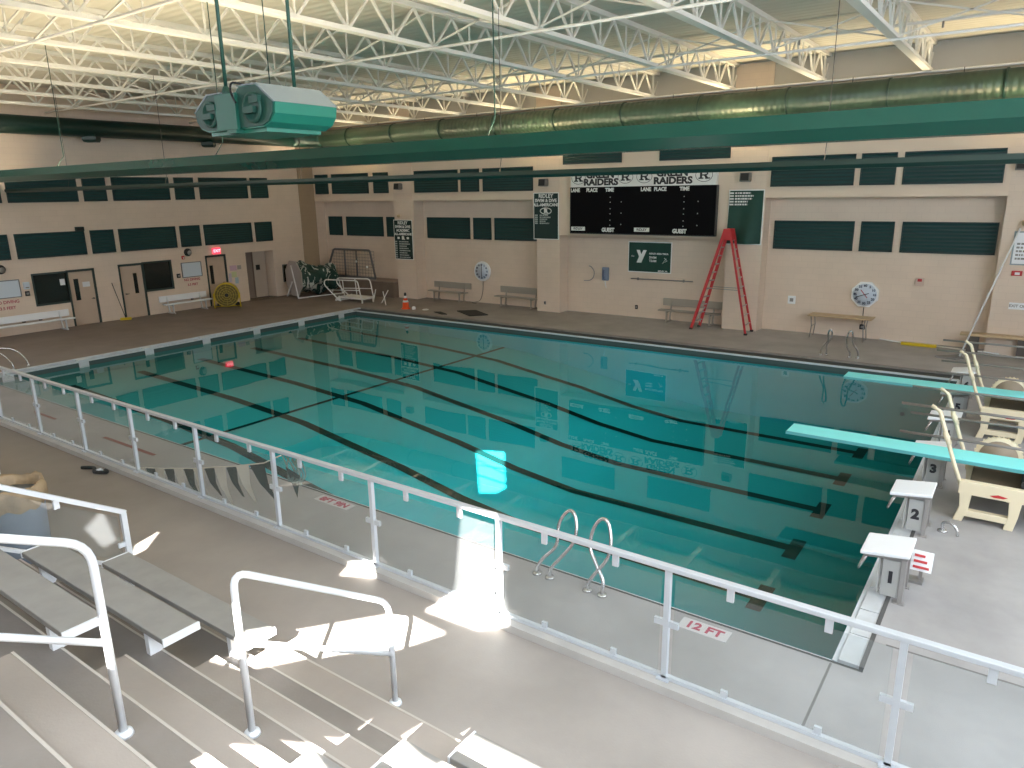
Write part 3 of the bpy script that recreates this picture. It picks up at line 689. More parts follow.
# ------------------------------------------------------------------ banners
def banner(x0, x1, z0, z1, m, label, drape=0.0, y=YF-.03):
    t = thing('wall_banner', label, 'banner', ((x0+x1)/2, y, z0))
    nx, nz = 14, 22; vs = []; fs = []
    for j in range(nz+1):
        for i in range(nx+1):
            u, v = i/nx, j/nz
            dy = .006 + drape*(.5+.5*math.sin(3.2*u*PI + 2.0*(1-v)))*(1-v)*.8 + drape*.5*math.sin(u*PI)*(1-v)
            sag = drape*.5*math.sin(u*PI)*v*(1-v)
            vs.append((x0+.035+(x1-x0-.07)*u, y-dy, z0+.035+(z1-z0-.07)*v-sag))
    for j in range(nz):
        for i in range(nx): a = j*(nx+1)+i; fs.append((a,a+1,a+nx+2,a+nx+1))
    MB().add(vs, fs, True).build('cloth', m, t, fix=False)
    MB().box(x0, x1, y-.004, y+.012, z0, z1).build('white_border', LETW, t)
    return t
def name_lines(t, x0, rows, y, col=LETG, num=True):
    m = MB()
    for (z, a, b) in rows:
        x = a
        random.seed(int(z*1000)+int(a*10))
        while x < b:
            w_ = random.uniform(.03,.09); m.box(x, min(x+w_,b), y-.003, y, z, z+.055); x += w_+random.uniform(.012,.03)
        if num: m.box(x0+.06, x0+.20, y-.003, y, z, z+.055)
    m.build('lettering', col, t)
y_ = YF-.05
b = banner(-1.18, .03, 1.86, 3.73, BAND, 'narrow dark green lettered banner on the pier nearest the far corner')
for s_, z, sz in (('RIDLEY',3.58,.20),('SWIM & DIVE',3.40,.17),('ALL-AMERICANS',3.06,.15),('ACADEMIC',3.23,.17)): text(b, s_, (-.575,y_,z), sz, LETW, '-y', .006)
text(b, 'R', (-.575,y_,2.88), .20, LETW, '-y', .02, sx=1.3); MB().box(-.95,-.80,y_-.002,y_,2.83,2.93).box(-.35,-.2,y_-.002,y_,2.83,2.93).build('logo_wing', LETW, b)
name_lines(b, -1.18, [(2.68-.105*k, -.85, -.25+.12*math.sin(k*2.1)) for k in range(8)], y_)
b = banner(6.90, 8.13, 3.00, 4.88, BAND, 'narrow dark green lettered banner on the pier just left of the scoreboard')
for s_, z, sz in (('RIDLEY',4.74,.22),('SWIM & DIVE',4.56,.18),('ALL-AMERICANS',4.39,.165)): text(b, s_, (7.515,y_,z), sz, LETW, '-y', .006)
MB().tube([(7.515+.27*math.cos(2*PI*k/24), y_, 4.15+.12*math.sin(2*PI*k/24)) for k in range(24)], .018, 5, True).build('logo_ring', LETW, b)
text(b, 'R', (7.515,y_,4.15), .20, LETW, '-y', .02, sx=1.3)
name_lines(b, 6.92, [(3.95-.08*k, 7.22, 7.62+.12*math.sin(k*1.7)) for k in range(5)], y_)
b = banner(15.10, 16.33, 3.02, 4.88, BANG, 'plain draped green banner with white name rows behind the red stepladder top', .17)
name_lines(b, 15.12, [(4.74-.095*k, 15.36, 15.9+.1*math.sin(k*1.3)) for k in range(5)], y_-.11, LETW)
b = banner(10.96, 12.79, 1.79, 2.98, BANG, 'green swim team flag on the wall under the scoreboard', 0, YR-.03)
yy = YR-.055
MB().prism([(11.33,2.66),(11.47,2.66),(11.535,2.50),(11.62,2.66),(11.76,2.66),(11.545,2.17),(11.34,2.17),(11.44,2.40)], 'y', yy-.004, yy).build('letter_emblem', LETW, b)
text(b, 'the', (11.17,yy,2.42), .10, LETG, '-y', .002)
for s_, z in (('RIDLEY AREA YMCA',2.53),('SWIM',2.38),('TEAM',2.25)): text(b, s_, (11.87,yy,z), .088 if 'Y' in s_ else .12, LETW, '-y', .003, 'LEFT')
MB().tube([(12.50,yy,2.38),(12.62,yy,2.28),(12.42,yy,2.16),(12.58,yy,2.36)], .012, 5).build('swimmer_mark', LETW, b)
text(b, 'RIDLEY, PA', (12.45,yy,1.87), .08, LETW, '-y', .003)
hook = thing('reaching_pole', 'thin grey pole hung level on the wall under the green flag', 'pole', (12.4, YR, 1.53))
MB().cyl((11.12,YR-.06,1.53),(13.69,YR-.06,1.55),.022,8).build('shaft', GREYST, hook)
MB().box(11.4,11.44,YR-.09,YR,1.48,1.58).box(13.3,13.34,YR-.09,YR,1.50,1.6).build('wall_hook', GREYST, hook)

# ------------------------------------------------------------------ clocks
def clock(x, z, r, n, label, hands, cord):
    t = thing('wall_clock', label, 'clock', (x, YR, z-r))
    c = MB(); ring = [(x+r*math.cos(2*PI*(k+.5)/n), z+r*math.sin(2*PI*(k+.5)/n)) for k in range(n)]
    c.prism(ring, 'y', YR-.11, YR).build('case', WHITEP, t, bevel=.02)
    fc = MB().lathe((x,YR-.112,z), [(r*.82,0),(r*.82,-.008)], 32, 'y').build('face', mat('clock_face_pale', (.60,.68,.78), .5), t)
    for k in range(12):
        a = PI/2-2*PI*k/12
        text(fc, str(5*k if k else 60), (x+r*.66*math.cos(a), YR-.124, z+r*.66*math.sin(a)), r*.24, mat('numeral_navy', (.04,.06,.12), .6), '-y', .004, name='numeral')
    for (a, l, m) in hands:
        a = PI/2-math.radians(a)
        MB().bar((x-.3*l*r*math.cos(a),YR-.135,z-.3*l*r*math.sin(a)), (x+l*r*math.cos(a),YR-.135,z+l*r*math.sin(a)), r*.05, .012, (0,-1,0)).build('hand', m, t)
    MB().tube(cord, .012, 6).build('power_cord', CABLEG, t)
clock(3.66, 1.45, .45, 24, 'round white wall clock between the two grey benches left of the scoreboard', [(0,.62,BLKL),(180,.55,BLKL)], catmull([(3.66,YR-.03,1.0),(3.62,YR-.03,.5),(3.45,YR-.04,.1),(3.2,YR-.3,.015),(3.6,YR-.5,.015)], 5))
clock(19.66, 1.47, .445, 8, 'octagonal white pace clock on the wall above the tan table', [(250,.62,BLKL),(70,.3,BLKL),(-40,.45,REDT),(140,.3,REDT)], [(19.66,YR-.02,1.03),(19.66,YR-.02,.45),(19.68,YR-.02,.3)])

# ------------------------------------------------------------------ small fittings on the scoreboard wall
def spk(x, z, label):
    t = thing('wall_loudspeaker', label, 'loudspeaker', (x, YF-.02, z))
    MB().prism([(YF-.02,z+.04),(YF-.10,z),(YF-.28,z+.02),(YF-.24,z+.30),(YF-.08,z+.30),(YF-.02,z+.26)], 'x', x-.17, x+.17).build('cabinet', mat('speaker_grey', (.16,.16,.15), .5), t)
    MB().prism([(YF-.282,z+.04),(YF-.292,z+.04),(YF-.256,z+.28),(YF-.246,z+.28)], 'x', x-.14, x+.14).build('grille', RUBBER, t)
spk(-.65, 5.10, 'small grey loudspeaker on the pier above the narrow banner near the corner'); spk(7.46, 5.12, 'small grey loudspeaker on the pier left of the scoreboard'); spk(15.68, 5.14, 'small grey loudspeaker on the pier right of the scoreboard'); spk(23.45, 5.30, 'small loudspeaker high on the pier at the right edge')
c = thing('security_camera', 'little tan camera just above the narrow banner near the corner', 'camera', (-.72, YF, 3.84))
MB().cyl((-.72,YF-.02,3.95),(-.72,YF-.12,3.95),.03,10).build('mount', TAN, c); MB().lathe((-.72,YF-.14,3.82), [(.02,0),(.08,.04),(.09,.13),(.03,.16)], 16).build('dome', TAN, c)
c = thing('security_camera', 'tan camera bracket on the right edge pier above the posted sign', 'camera', (23.75, YF, 3.78))
MB().cyl((23.75,YF-.02,3.95),(23.75,YF-.25,3.9),.03,10).build('mount', TAN, c); MB().lathe((23.75,YF-.28,3.76), [(.03,0),(.10,.04),(.11,.14),(.04,.2)], 16).build('dome', TAN, c)
ph = thing('wall_telephone', 'grey blue wall telephone with hanging cord left of the green flag', 'telephone', (9.97, YR, 1.35))
MB().box(9.82,10.12,YR-.09,YR,1.38,1.92).build('body', HOSE, ph, bevel=.03); MB().tube(catmull([(9.93,YR-.12,1.45),(9.90,YR-.13,1.62),(9.93,YR-.12,1.82)],4), .035, 8).build('handset', mat('handset_blue', (.12,.15,.24), .4), ph)
MB().tube(catmull([(9.97,YR-.05,1.4),(9.99,YR-.06,1.25),(10.02,YR-.05,1.08),(9.96,YR-.04,1.2),(9.94,YR-.05,1.38)],5), .014, 6).build('cord', WHITE, ph)
hs = tag(MB().tube(catmull([(8.98,YR-.05,1.33),(9.25,YR-.05,1.36),(9.42,YR-.06,1.5),(9.45,YR-.06,1.72),(9.32,YR-.05,1.90),(9.2,YR-.05,1.94)],6), .018, 8).build('hose_loop', mat('hose_grey', (.30,.29,.30), .5)), 'curved grey hose on the wall left of the telephone', 'hose')
smallbox('wall_plate', 'pale wall plate right of the red stepladder', 'wall plate', 17.2,17.46,YR-.05,YR,.98,1.26, WHITEP, (17.27,17.39,YR-.055,YR-.05,1.06,1.18), GREYST)
smallbox('fire_alarm', 'red and white fire alarm under the far right louvres', 'fire alarm', 21.08,21.32,YR-.07,YR,1.84,2.10, mat('alarm_pale', (.62,.48,.40), .5), (21.14,21.26,YR-.085,YR-.07,1.98,2.07), RED)
smallbox('wall_outlet', 'small dark outlet low on the wall under the green flag', 'outlet', 11.31,11.43,YR-.03,YR,.32,.48, RUBBER, (11.34,11.40,YR-.035,YR-.03,.36,.44), GREYST)
smallbox('wall_outlet', 'small outlet low on the pier left of the scoreboard', 'outlet', 7.40,7.50,YF-.05,YF-.02,.30,.44, GREYST, (7.43,7.47,YF-.055,YF-.05,.34,.40), RUBBER)
smallbox('wall_outlet', 'small dark outlet in the far corner bay left of the narrow banner', 'outlet', -1.72,-1.60,YR-.04,YR,1.62,1.80, RUBBER, (-1.69,-1.63,YR-.045,YR-.04,1.67,1.75), GREYST)
sg = thing('posted_sign', 'framed white rules sign on the right edge pier', 'sign', (23.95, YF, 2.66))
MB().box(23.50,24.40,YF-.045,YF-.02,2.66,3.62).build('frame', mat('sign_frame_grey', (.30,.36,.38), .5), sg); MB().box(23.54,24.36,YF-.052,YF-.045,2.70,3.58).build('panel', WHITEP, sg)
MB().tube([(23.95+.1*math.cos(2*PI*k/16),YF-.054,3.45+.1*math.sin(2*PI*k/16)) for k in range(16)], .008, 4, True).build('emblem', GREYST, sg)
name_lines(sg, 23.54, [(3.24-.105*k, 23.60, 24.25-.1*(k%2)) for k in range(5)], YF-.053, GREYST, False)
smallbox('fire_alarm', 'red fire alarm pull on the right edge pier under the posted sign', 'fire alarm', 23.58,23.84,YF-.09,YF-.02,2.36,2.50, RED, (23.66,23.78,YF-.1,YF-.09,2.39,2.46), WHITE)
pn = thing('paper_notice', 'white lettered paper on the right edge pier below the fire alarm', 'notice', (23.92, YF, 1.40))
MB().box(23.64,24.2,YF-.03,YF-.02,1.38,1.58).build('sheet', WHITEP, pn); text(pn, 'EXIT ONLY', (23.92,YF-.032,1.48), .11, GREYST, '-y', .003)
# ------------------------------------------------------------------ benches
def team_bench(label, x0, x1, yb, m, group, side='F', seat_z=.43, back=(.58,.86)):
    """two-plank bench with back on bent legs. side F: backs onto the far wall; L: backs onto the left wall (x0,x1 along y, yb = x of back)"""
    T = (lambda a, d, z: (a, yb-d, z)) if side == 'F' else (lambda a, d, z: (yb+d, a, z))
    t = thing('team_bench', label, 'bench', T((x0+x1)/2, .3, 0), group)
    def bx(a0, a1, d0, d1, z0, z1):
        p, q = T(a0,d0,z0), T(a1,d1,z1)
        return MB().box(min(p[0],q[0]), max(p[0],q[0]), min(p[1],q[1]), max(p[1],q[1]), z0, z1)
    bx(x0, x1, .28, .56, seat_z, seat_z+.05).build('seat', m, t, bevel=.012)
    bx(x0, x1, .02, .07, back[0], back[1]).build('backrest', m, t, bevel=.012)
    for a in (x0+.35, x1-.35):
        l = MB(); k = .05
        l.bar(T(a,.52,0), T(a,.50,seat_z), k, .05, (1,0,0)).bar(T(a,.20,0), T(a,.05,back[1]-.05), k, .05, (1,0,0)).bar(T(a,.05,seat_z-.03), T(a,.55,seat_z-.03), k, .05).bar(T(a,.08,.03), T(a,.60,.03), k, .05)
        l.build('leg', ALU if side == 'L' else BENCHG, t)
GB = 'grey benches along the scoreboard wall'
team_bench('grey bench with backrest left of the round wall clock', .75, 3.0, YR-.05, BENCHG, GB)
team_bench('grey bench with backrest right of the round wall clock', 4.7, 7.0, YR-.05, BENCHG, GB)
team_bench('grey bench with backrest behind the left feet of the red stepladder', 12.55, 14.95, YR-.05, BENCHG, GB)
t = thing('storage_bench', 'long dark brown storage bench in the far corner bay under the goal frames', 'bench', (-3.8, 18.2, 0))
BR = mat('storage_brown', (.20,.15,.115), .7, noise=.15)
MB().box(-6.7,-1.12,17.82,18.7,0,.74).build('bench_base', BR, t)
MB().box(-6.72,-1.11,17.76,18.72,.74,.80).build('bench_top', mat('storage_top_brown', (.27,.21,.17), .6), t)
for k in range(4): MB().box(-6.5+1.35*k,-5.25+1.35*k,17.80,17.82,.10,.66).build('front_panel', BR, t)
team_bench('long white bench under the edge whiteboard on the left wall', 2.2, 5.35, XL+.10, WHITEP, 'white benches on the left wall', 'L', .40, (.48,.74))
team_bench('white bench between the second window and the yellow fan', 9.05, 11.3, XL+.10, WHITEP, 'white benches on the left wall', 'L', .40, (.50,.76))
t = thing('wall_bench', 'tan topped bench against the right edge pier under the posted sign', 'bench', (23.8, 17.8, 0))
MB().box(22.55,25.6,17.65,18.05,.56,.63).build('seat', TAN, t, bevel=.01)
for x in (22.75, 24.0, 25.3): MB().box(x,x+.30,17.75,18.0,0,.56).build('leg', mat('bench_base_dark', (.10,.085,.075), .7), t)
# folding table
t = thing('folding_table', 'tan folding table with thin metal legs under the octagonal clock', 'table', (19.05, 18.2, 0))
MB().box(18.10,20.08,17.85,18.55,.74,.775).build('tabletop', TAN, t, bevel=.008)
for x, y in ((18.2,17.95),(18.2,18.45),(19.88,17.95),(19.88,18.45)):
    MB().tube([(x,y,.74),(x+(.04 if x<19 else -.04),y,.4),(x,y,0)], .016, 8).build('leg', GREYST, t)
MB().tube([(18.24,17.95,.4),(18.24,18.45,.4)], .012, 6).tube([(19.84,17.95,.4),(19.84,18.45,.4)], .012, 6).build('stretcher', GREYST, t)
smallbox('power_adapter', 'small dark box hanging from the clock cord over the table end', 'wall box', 19.60,19.76,YR-.08,YR,.30,.46, RUBBER, (19.64,19.72,YR-.085,YR-.08,.34,.42), GREYST)

# ------------------------------------------------------------------ red stepladder
t = thing('stepladder', 'tall red A-frame stepladder standing open in front of the draped banner', 'ladder', (15.3, 17.7, 0))
zt = 3.52
F0, F1 = ((14.22,17.38,0),(15.22,17.52,zt)), ((14.30,17.98,0),(15.22,17.86,zt))
B0, B1 = ((16.27,17.22,0),(15.40,17.52,zt)), ((16.23,18.0,0),(15.40,17.86,zt))
LP = lambda s_, f: tuple(s_[0][i]+(s_[1][i]-s_[0][i])*f for i in range(3))
for s_ in (F0, F1, B0, B1):
    f_ = s_ in (F0, F1); ro = MB().bar(*s_, .045 if f_ else .04, .10 if f_ else .07, (1,0,.2)).build('rail', RED, t)
    MB().box(s_[0][0]-.05,s_[0][0]+.05,s_[0][1]-.05,s_[0][1]+.05,0,.06).build('foot', RUBBER, ro)
st = mat('ladder_step_grey', (.48,.44,.43), .5, metal=.3)
for k in range(1, 12):
    a, b = LP(F0, k/12), LP(F1, k/12); MB().bar(a, b, .09, .03).build('step', st, t)
for k in range(1, 11):
    a, b = LP(B0, k/11), LP(B1, k/11); MB().bar(a, b, .03, .03).build('rear_rung', st, t)
MB().prism([(15.10,zt-.32),(15.52,zt-.32),(15.44,zt+.06),(15.18,zt+.06)], 'y', 17.48, 17.90).build('top_cap', RED, t, bevel=.01)
MB().bar(LP(F0,.43), LP(B0,.43), .03, .02).bar(LP(F1,.43), LP(B1,.43), .03, .02).build('spreader', GREYST, t)
MB().bar(LP(F0,.05), LP(F1,.22), .03, .03).bar(LP(F1,.05), LP(F0,.22), .03, .03).build('brace', st, t)

# ------------------------------------------------------------------ cone, mats, bits by the far edge
t = thing('traffic_cone', 'tall slim orange and white cone standing on the far pool edge near the corner', 'cone', (1.72, 15.6, 0))
MB().lathe((1.72,15.6,0), [(.20,0),(.20,.03),(.15,.05),(.13,.30)], 16).build('base', ORANGE, t)
MB().lathe((1.72,15.6,0), [(.132,.30),(.10,.38)], 16).build('white_band', WHITEP, t); MB().lathe((1.72,15.6,0), [(.10,.38),(.07,.48)], 16).build('orange_band', ORANGE, t)
MB().lathe((1.72,15.6,0), [(.07,.48),(.055,.58)], 16).build('white_band', WHITEP, t); MB().lathe((1.72,15.6,0), [(.055,.58),(.05,.68),(.02,.72)], 16).build('tip', RUBBER, t)
for (x, y, l) in ((2.15,15.65,'small white cup standing right of the tall cone'),(2.75,15.75,'crumpled white scrap lying by the tall cone')):
    tag(MB().lathe((x,y,0), [(.07,0),(.085,.03),(.08,.10),(.05,.13)] if x < 2.5 else [(.10,0),(.16,.02),(.10,.05),(.03,.06)], 10).build('white_scrap', WHITEP), l, 'litter')
tag(MB().prism([(4.15,16.2),(5.45,15.45),(5.95,16.05),(4.75,16.75)], 'z', 0, .035).build('floor_mat', RUBBER), 'dark rubber mat lying on the deck in front of the grey benches', 'mat')
tag(MB().prism([(3.45,15.5),(4.15,15.2),(4.35,15.32),(3.7,15.65)], 'z', 0, .03).build('floor_mat', RUBBER), 'small dark rubber mat nearer the pool edge left of the larger mat', 'mat')
for k, (x, y, l) in enumerate(((-.95,16.2,'thin white slanted post beside the white steps, nearest the platform'),(-.45,16.25,'thin white slanted post, middle one right of the white steps'),(.30,15.8,'thin white leaning post closest to the tall cone'))):
    dx = (.12,.38,-.25)[k]
    t = thing('deck_anchor_post', l, 'post', (x, y, 0), 'white leaning posts by the far corner')
    MB().cyl((x,y,.0), (x+dx,y+.1,.62), .022, 8).build('tube', WHITE, t); MB().lathe((x,y,0), [(.06,0),(.05,.03)], 12).build('base', GREYST, t)

# ------------------------------------------------------------------ cover reel with bundled cover, far corner
t = thing('pool_cover_reel', 'big reel with bundled green and white pool cover in the far corner', 'cover reel', (-5.2, 16.4, 0))
ax = Vector((.22,.975,0)).normalized(); pr = Vector((-.975,.22,0)); c0 = Vector((-5.55,15.35,.96))
m = MB(); N = 8
ring = [c0 + pr*(.92*math.cos(2*PI*(k+.5)/N)) + Vector((0,0,.92*math.sin(2*PI*(k+.5)/N))) for k in range(N)]
m.add([v for v in ring]+[v+ax*.06 for v in ring], [tuple(range(N))[::-1], tuple(range(N,2*N))]+[(i,(i+1)%N,(i+1)%N+N,i+N) for i in range(N)]).build('end_disc', mat('reel_disc_grey', (.44,.40,.37), .6), t)
ve = MB(); rows, seg = 26, 30; random.seed(11); vs = []; fs = []
ph1 = [random.uniform(0,6.28) for _ in range(8)]
for i in range(rows+1):
    u = i/rows; c = c0 + ax*(.10+2.15*u) + Vector((0,0,-.12*u+.04*math.sin(u*9)))
    for k in range(seg):
        a = 2*PI*k/seg
        rad = .78*(1-.18*u) + .07*math.sin(3*a+ph1[0]+u*6) + .06*math.sin(5*a+ph1[1]-u*11) + .05*math.sin(8*a+u*17+ph1[2]) + .03*math.sin(13*a+ph1[3]+u*29)
        if i in (0, rows): rad *= .45
        vs.append(c + pr*(rad*.9*math.cos(a)) + Vector((0,0,max(rad*.92*math.sin(a), -.86))))
for i in range(rows):
    for k in range(seg): fs.append((i*seg+k, i*seg+(k+1)%seg, (i+1)*seg+(k+1)%seg, (i+1)*seg+k))
fs += [tuple(range(seg))[::-1], tuple(rows*seg+k for k in range(seg))]
def tarp():
    m = bpy.data.materials.new('green_white_cover'); m.use_nodes = True; nt = m.node_tree; b = nt.nodes['Principled BSDF']; b.inputs['Roughness'].default_value = .45
    tc = nt.nodes.new('ShaderNodeTexCoord'); mp = nt.nodes.new('ShaderNodeMapping'); mp.inputs['Scale'].default_value = (1.2,2.6,1.5); mp.inputs['Rotation'].default_value = (0,.7,.5)
    nt.links.new(tc.outputs['Object'], mp.inputs[0]); n = nt.nodes.new('ShaderNodeTexNoise'); n.inputs['Scale'].default_value = 1.5; n.inputs['Detail'].default_value = 2; n.inputs['Distortion'].default_value = 1.2
    nt.links.new(mp.outputs[0], n.inputs['Vector']); r = nt.nodes.new('ShaderNodeValToRGB'); r.color_ramp.interpolation = 'CONSTANT'
    r.color_ramp.elements[0].color = (.012,.05,.04,1); r.color_ramp.elements[1].position = .56; r.color_ramp.elements[1].color = (.52,.56,.52,1)
    nt.links.new(n.outputs['Fac'], r.inputs[0]); nt.links.new(r.outputs[0], b.inputs['Base Color']); return m
ve.add(vs, fs, True).build('bundled_cover', tarp(), t)
fw = MB(); f0 = c0 - ax*.08
fw.bar(f0+Vector((0,0,.65)), f0+pr*(-.55)-Vector((0,0,.92)), .05).bar(f0+Vector((0,0,-.15)), f0+pr*.7-Vector((0,0,.92)), .05).bar(f0-pr*.55-Vector((0,0,.92)), f0-pr*.55+ax*.5-Vector((0,0,.92)), .05)
f1 = c0+ax*2.35; fw.bar(f1+Vector((0,0,.1)), f1-pr*.55-Vector((0,0,.92)), .05).bar(f1+Vector((0,0,.1)), f1+pr*.55-Vector((0,0,.92)), .05).bar(f0-pr*.55-Vector((0,0,.9)), f1-pr*.55-Vector((0,0,.9)), .05)
fw.build('stand', WHITE, t)
# white portable pool steps with rails
t = thing('portable_steps', 'white pool steps with looped handrails standing in front of the bundled cover', 'steps', (-2.3, 16.1, 0))
MB().box(-2.75,-1.15,15.72,16.5,.16,.24).bar((-3.0,15.72,.02),(-2.7,15.72,.22),.05,.1).bar((-3.0,16.5,.02),(-2.7,16.5,.22),.05,.1).box(-3.05,-2.75,15.72,16.5,.02,.07).build('platform', WHITE, t)
for y in (15.72, 16.5):
    MB().tube(round_corners([(-2.75,y,.05),(-3.75,y,.72),(-3.68,y,.98),(-1.40,y,1.05),(-1.22,y,.2)], .18), .03, 8).tube([(-2.35,y,.2),(-2.42,y,1.0)], .025, 8).tube([(-3.3,y,.5),(-1.3,y,.6)], .022, 8).build('handrail', WHITE, t)
for x, y in ((-2.7,15.75),(-1.2,15.75),(-1.2,16.45),(-2.7,16.45)): MB().box(x-.03,x+.03,y-.03,y+.03,0,.18).build('foot', WHITE, t)
# stacked water polo goals
for k, (x0, x1, y, l) in enumerate(((-5.45,-2.75,17.93,'grey tubular goal frame with netting standing on the brown corner bench, front one'),(-5.65,-2.95,18.15,'grey tubular goal frame just behind the front one on the brown corner bench'))):
    t = thing('water_polo_goal', l, 'goal', ((x0+x1)/2, y, .80), 'goal frames stored in the far corner')
    fr = MB(); z0, z1 = .72, 2.22
    fr.tube(round_corners([(x0-.72,y,.84),(x0,y,z1),(x1-.05,y,z1),(x1+.25,y,.84)], .1), .04, 8)
    for f in (.30, .62): fr.tube([(x0+(x1-x0)*f,y,z1),(x0+(x1-x0)*f-.03,y,.84)], .03, 8)
    fr.tube([(x0-.70,y,.84),(x1+.25,y,.84)], .035, 8)
    fr.build('frame', mat('goal_tube_grey', (.16,.16,.165), .5, metal=.3), t)
    nt_ = MB()
    for i in range(15):
        x = x0-.1+(x1-x0+.25)*i/14; nt_.cyl((x,y+.03,.86),(x+.05,y+.03,z1-.03),.005,4)
    for i in range(9):
        z = .92+i*.155; nt_.cyl((x0-.2,y+.03,z),(x1+.2,y+.03,z),.005,4)
    nt_.build('net', mat('net_grey', (.20,.19,.175), .8), t)
    if k == 0: MB().lathe((x1-.25,y-.05,1.35), [(.02,0),(.06,.05),(.02,.12)], 10).lathe((x1-1.0,y-.05,1.6), [(.02,0),(.06,.05),(.02,.12)], 10).build('float', WHITE, t)
# yellow drum fan by the exit door
t = thing('drum_fan', 'yellow drum fan on a tube stand in front of the exit door', 'fan', (-5.75, 11.75, 0))
cx, cy, cz = -5.75, 11.75, .60; a_ = Vector((.80,-.6,0)).normalized(); b_ = Vector((.6,.80,0)); z_ = Vector((0,0,1))
C0 = Vector((cx,cy,cz)); dr = MB()
dr.tube([C0-a_*.28, C0-a_*.28+a_*.001, C0+a_*.28], [.50,.53,.53], 28).build('drum', YEL, t)
gr = MB()
for rr in (.1,.2,.3,.4,.5): gr.tube([C0+a_*.30+b_*(rr*math.cos(2*PI*k/24))+z_*(rr*math.sin(2*PI*k/24)) for k in range(24)], .009, 5, True)
for k in range(12): gr.bar(C0+a_*.30, C0+a_*.30+b_*(.5*math.cos(PI*k/6))+z_*(.5*math.sin(PI*k/6)), .010)
gr.build('guard_grille', mat('fan_grille_yellow', (.40,.30,.03), .4), t)
MB().tube([C0+a_*.285, C0+a_*.287], .50, 28).build('fan_opening', mat('fan_shadow', (.13,.10,.02), .7), t)
MB().tube([C0+a_*.29, C0+a_*.33], .09, 12).build('hub', RUBBER, t)
MB().tube(round_corners([C0-a_*.3-b_*.55-z_*.57, C0+a_*.3-b_*.55-z_*.57, C0+a_*.3-b_*.55+z_*.1], .1), .025, 8).tube(round_corners([C0-a_*.3+b_*.55-z_*.57, C0+a_*.3+b_*.55-z_*.57, C0+a_*.3+b_*.55+z_*.1], .1), .025, 8).tube([C0-a_*.3-b_*.55-z_*.57, C0-a_*.3+b_*.55-z_*.57], .025, 8).build('stand', YEL, t)
for s_ in (-1, 1): MB().tube([C0-a_*.34+b_*(s_*.4)-z_*.5, C0-a_*.28+b_*(s_*.4)-z_*.5], .10, 14).build('wheel', RUBBER, t)
# broom
t = thing('push_broom', 'broom with dark pole and yellow head leaning on the wall left of the second door', 'broom', (XL+.3, 7.4, 0))
MB().cyl((XL+.04,7.22,1.55),(XL+.30,7.44,.10),.014,8).build('pole', RUBBER, t)
MB().bar((XL+.22,7.25,.06),(XL+.40,7.63,.06),.09,.09).build('head', YEL, t); MB().bar((XL+.22,7.25,.015),(XL+.40,7.63,.015),.07,.03).build('bristle', YEL, t)
# yellow rescue tube + long pole on the floor at the far right
t = thing('lane_rake', 'yellow headed pole lying on the deck along the right bay wall', 'pole', (21.4, 18.3, 0))
MB().bar((20.95,18.22,.05),(21.95,18.2,.05),.16,.09).build('head', YEL, t, bevel=.02); MB().cyl((20.3,18.35,.10),(21.0,18.25,.06),.02,8).cyl((21.9,18.2,.06),(23.6,17.95,.05),.02,8).build('pole', WHITE, t)
# leaning white pole
t = thing('leaning_pole', 'long white pole standing on the deck and leaning on the right edge pier', 'pole', (22.63, 17.2, 0))
MB().cyl((22.66,17.0,.05),(23.62,18.02,3.70),.024,8).build('shaft', WHITEP, t); MB().cyl((23.10,17.60,1.75),(23.13,17.625,1.88),.034,8).build('joint', ALU, t)
MB().prism([(22.05,16.75),(22.60,16.6),(22.78,16.85),(22.62,17.3)], 'z', .0, .05).build('base_plate', mat('base_grey', (.22,.215,.21), .7), t)

# ------------------------------------------------------------------ grab rails
def grab(label, curves, bases, group):
    t = thing('pool_grab_rail', label, 'grab rail', (bases[0][0], bases[0][1], 0), group)
    MB().tube(catmull(curves, 5), .024, 10).build('tube', STEEL, t)
    for b in bases: MB().lathe((b[0],b[1],0), [(.065,0),(.06,.02),(.035,.03)], 16).build('escutcheon', STEEL, t)
GR = 'figure shaped grab rails at the pool edge'
def nl(x0, pts): return [(x, -.30+.32*min(1,max(0,z-.05)/.8), z) for x, z in pts]
grab('polished grab rail on the near pool edge, left of the pair', nl(0, [(19.22,.0),(19.22,.10),(19.28,.22),(19.43,.41),(19.41,.66),(19.46,.80),(19.54,.87),(19.62,.82),(19.68,.66),(19.66,.48),(19.52,.27),(19.42,.12),(19.42,0)]), [(19.22,-.3),(19.42,-.3)], GR)
grab('polished grab rail on the near pool edge, right of the pair with crossed tube', nl(0, [(19.99,0),(19.99,.10),(20.05,.22),(20.18,.43),(20.19,.63),(20.12,.82),(20.05,.88),(19.97,.84),(19.91,.70),(19.92,.51),(20.02,.37),(20.17,.2),(20.20,.1),(20.20,0)]), [(19.99,-.3),(20.20,-.3)], GR)
def fl(pts): return [(x, 15.45-.75*min(1,max(0,z-.1)/.75), z) for x, z in pts]
grab('polished grab rail on the far pool edge, left of the pair near the table', fl([(19.16,0),(19.17,.15),(19.26,.32),(19.42,.55),(19.46,.80),(19.52,.92),(19.57,.82),(19.50,.6),(19.36,.35),(19.32,.15),(19.32,0)]), [(19.16,15.45),(19.32,15.45)], GR)
grab('polished grab rail on the far pool edge, right of the pair near the table', fl([(19.97,0),(19.97,.15),(19.92,.35),(19.95,.65),(20.02,.88),(20.10,.92),(20.12,.75),(20.10,.5),(20.17,.32),(20.2,.15),(20.2,0)]), [(19.97,15.45),(20.2,15.45)], GR)

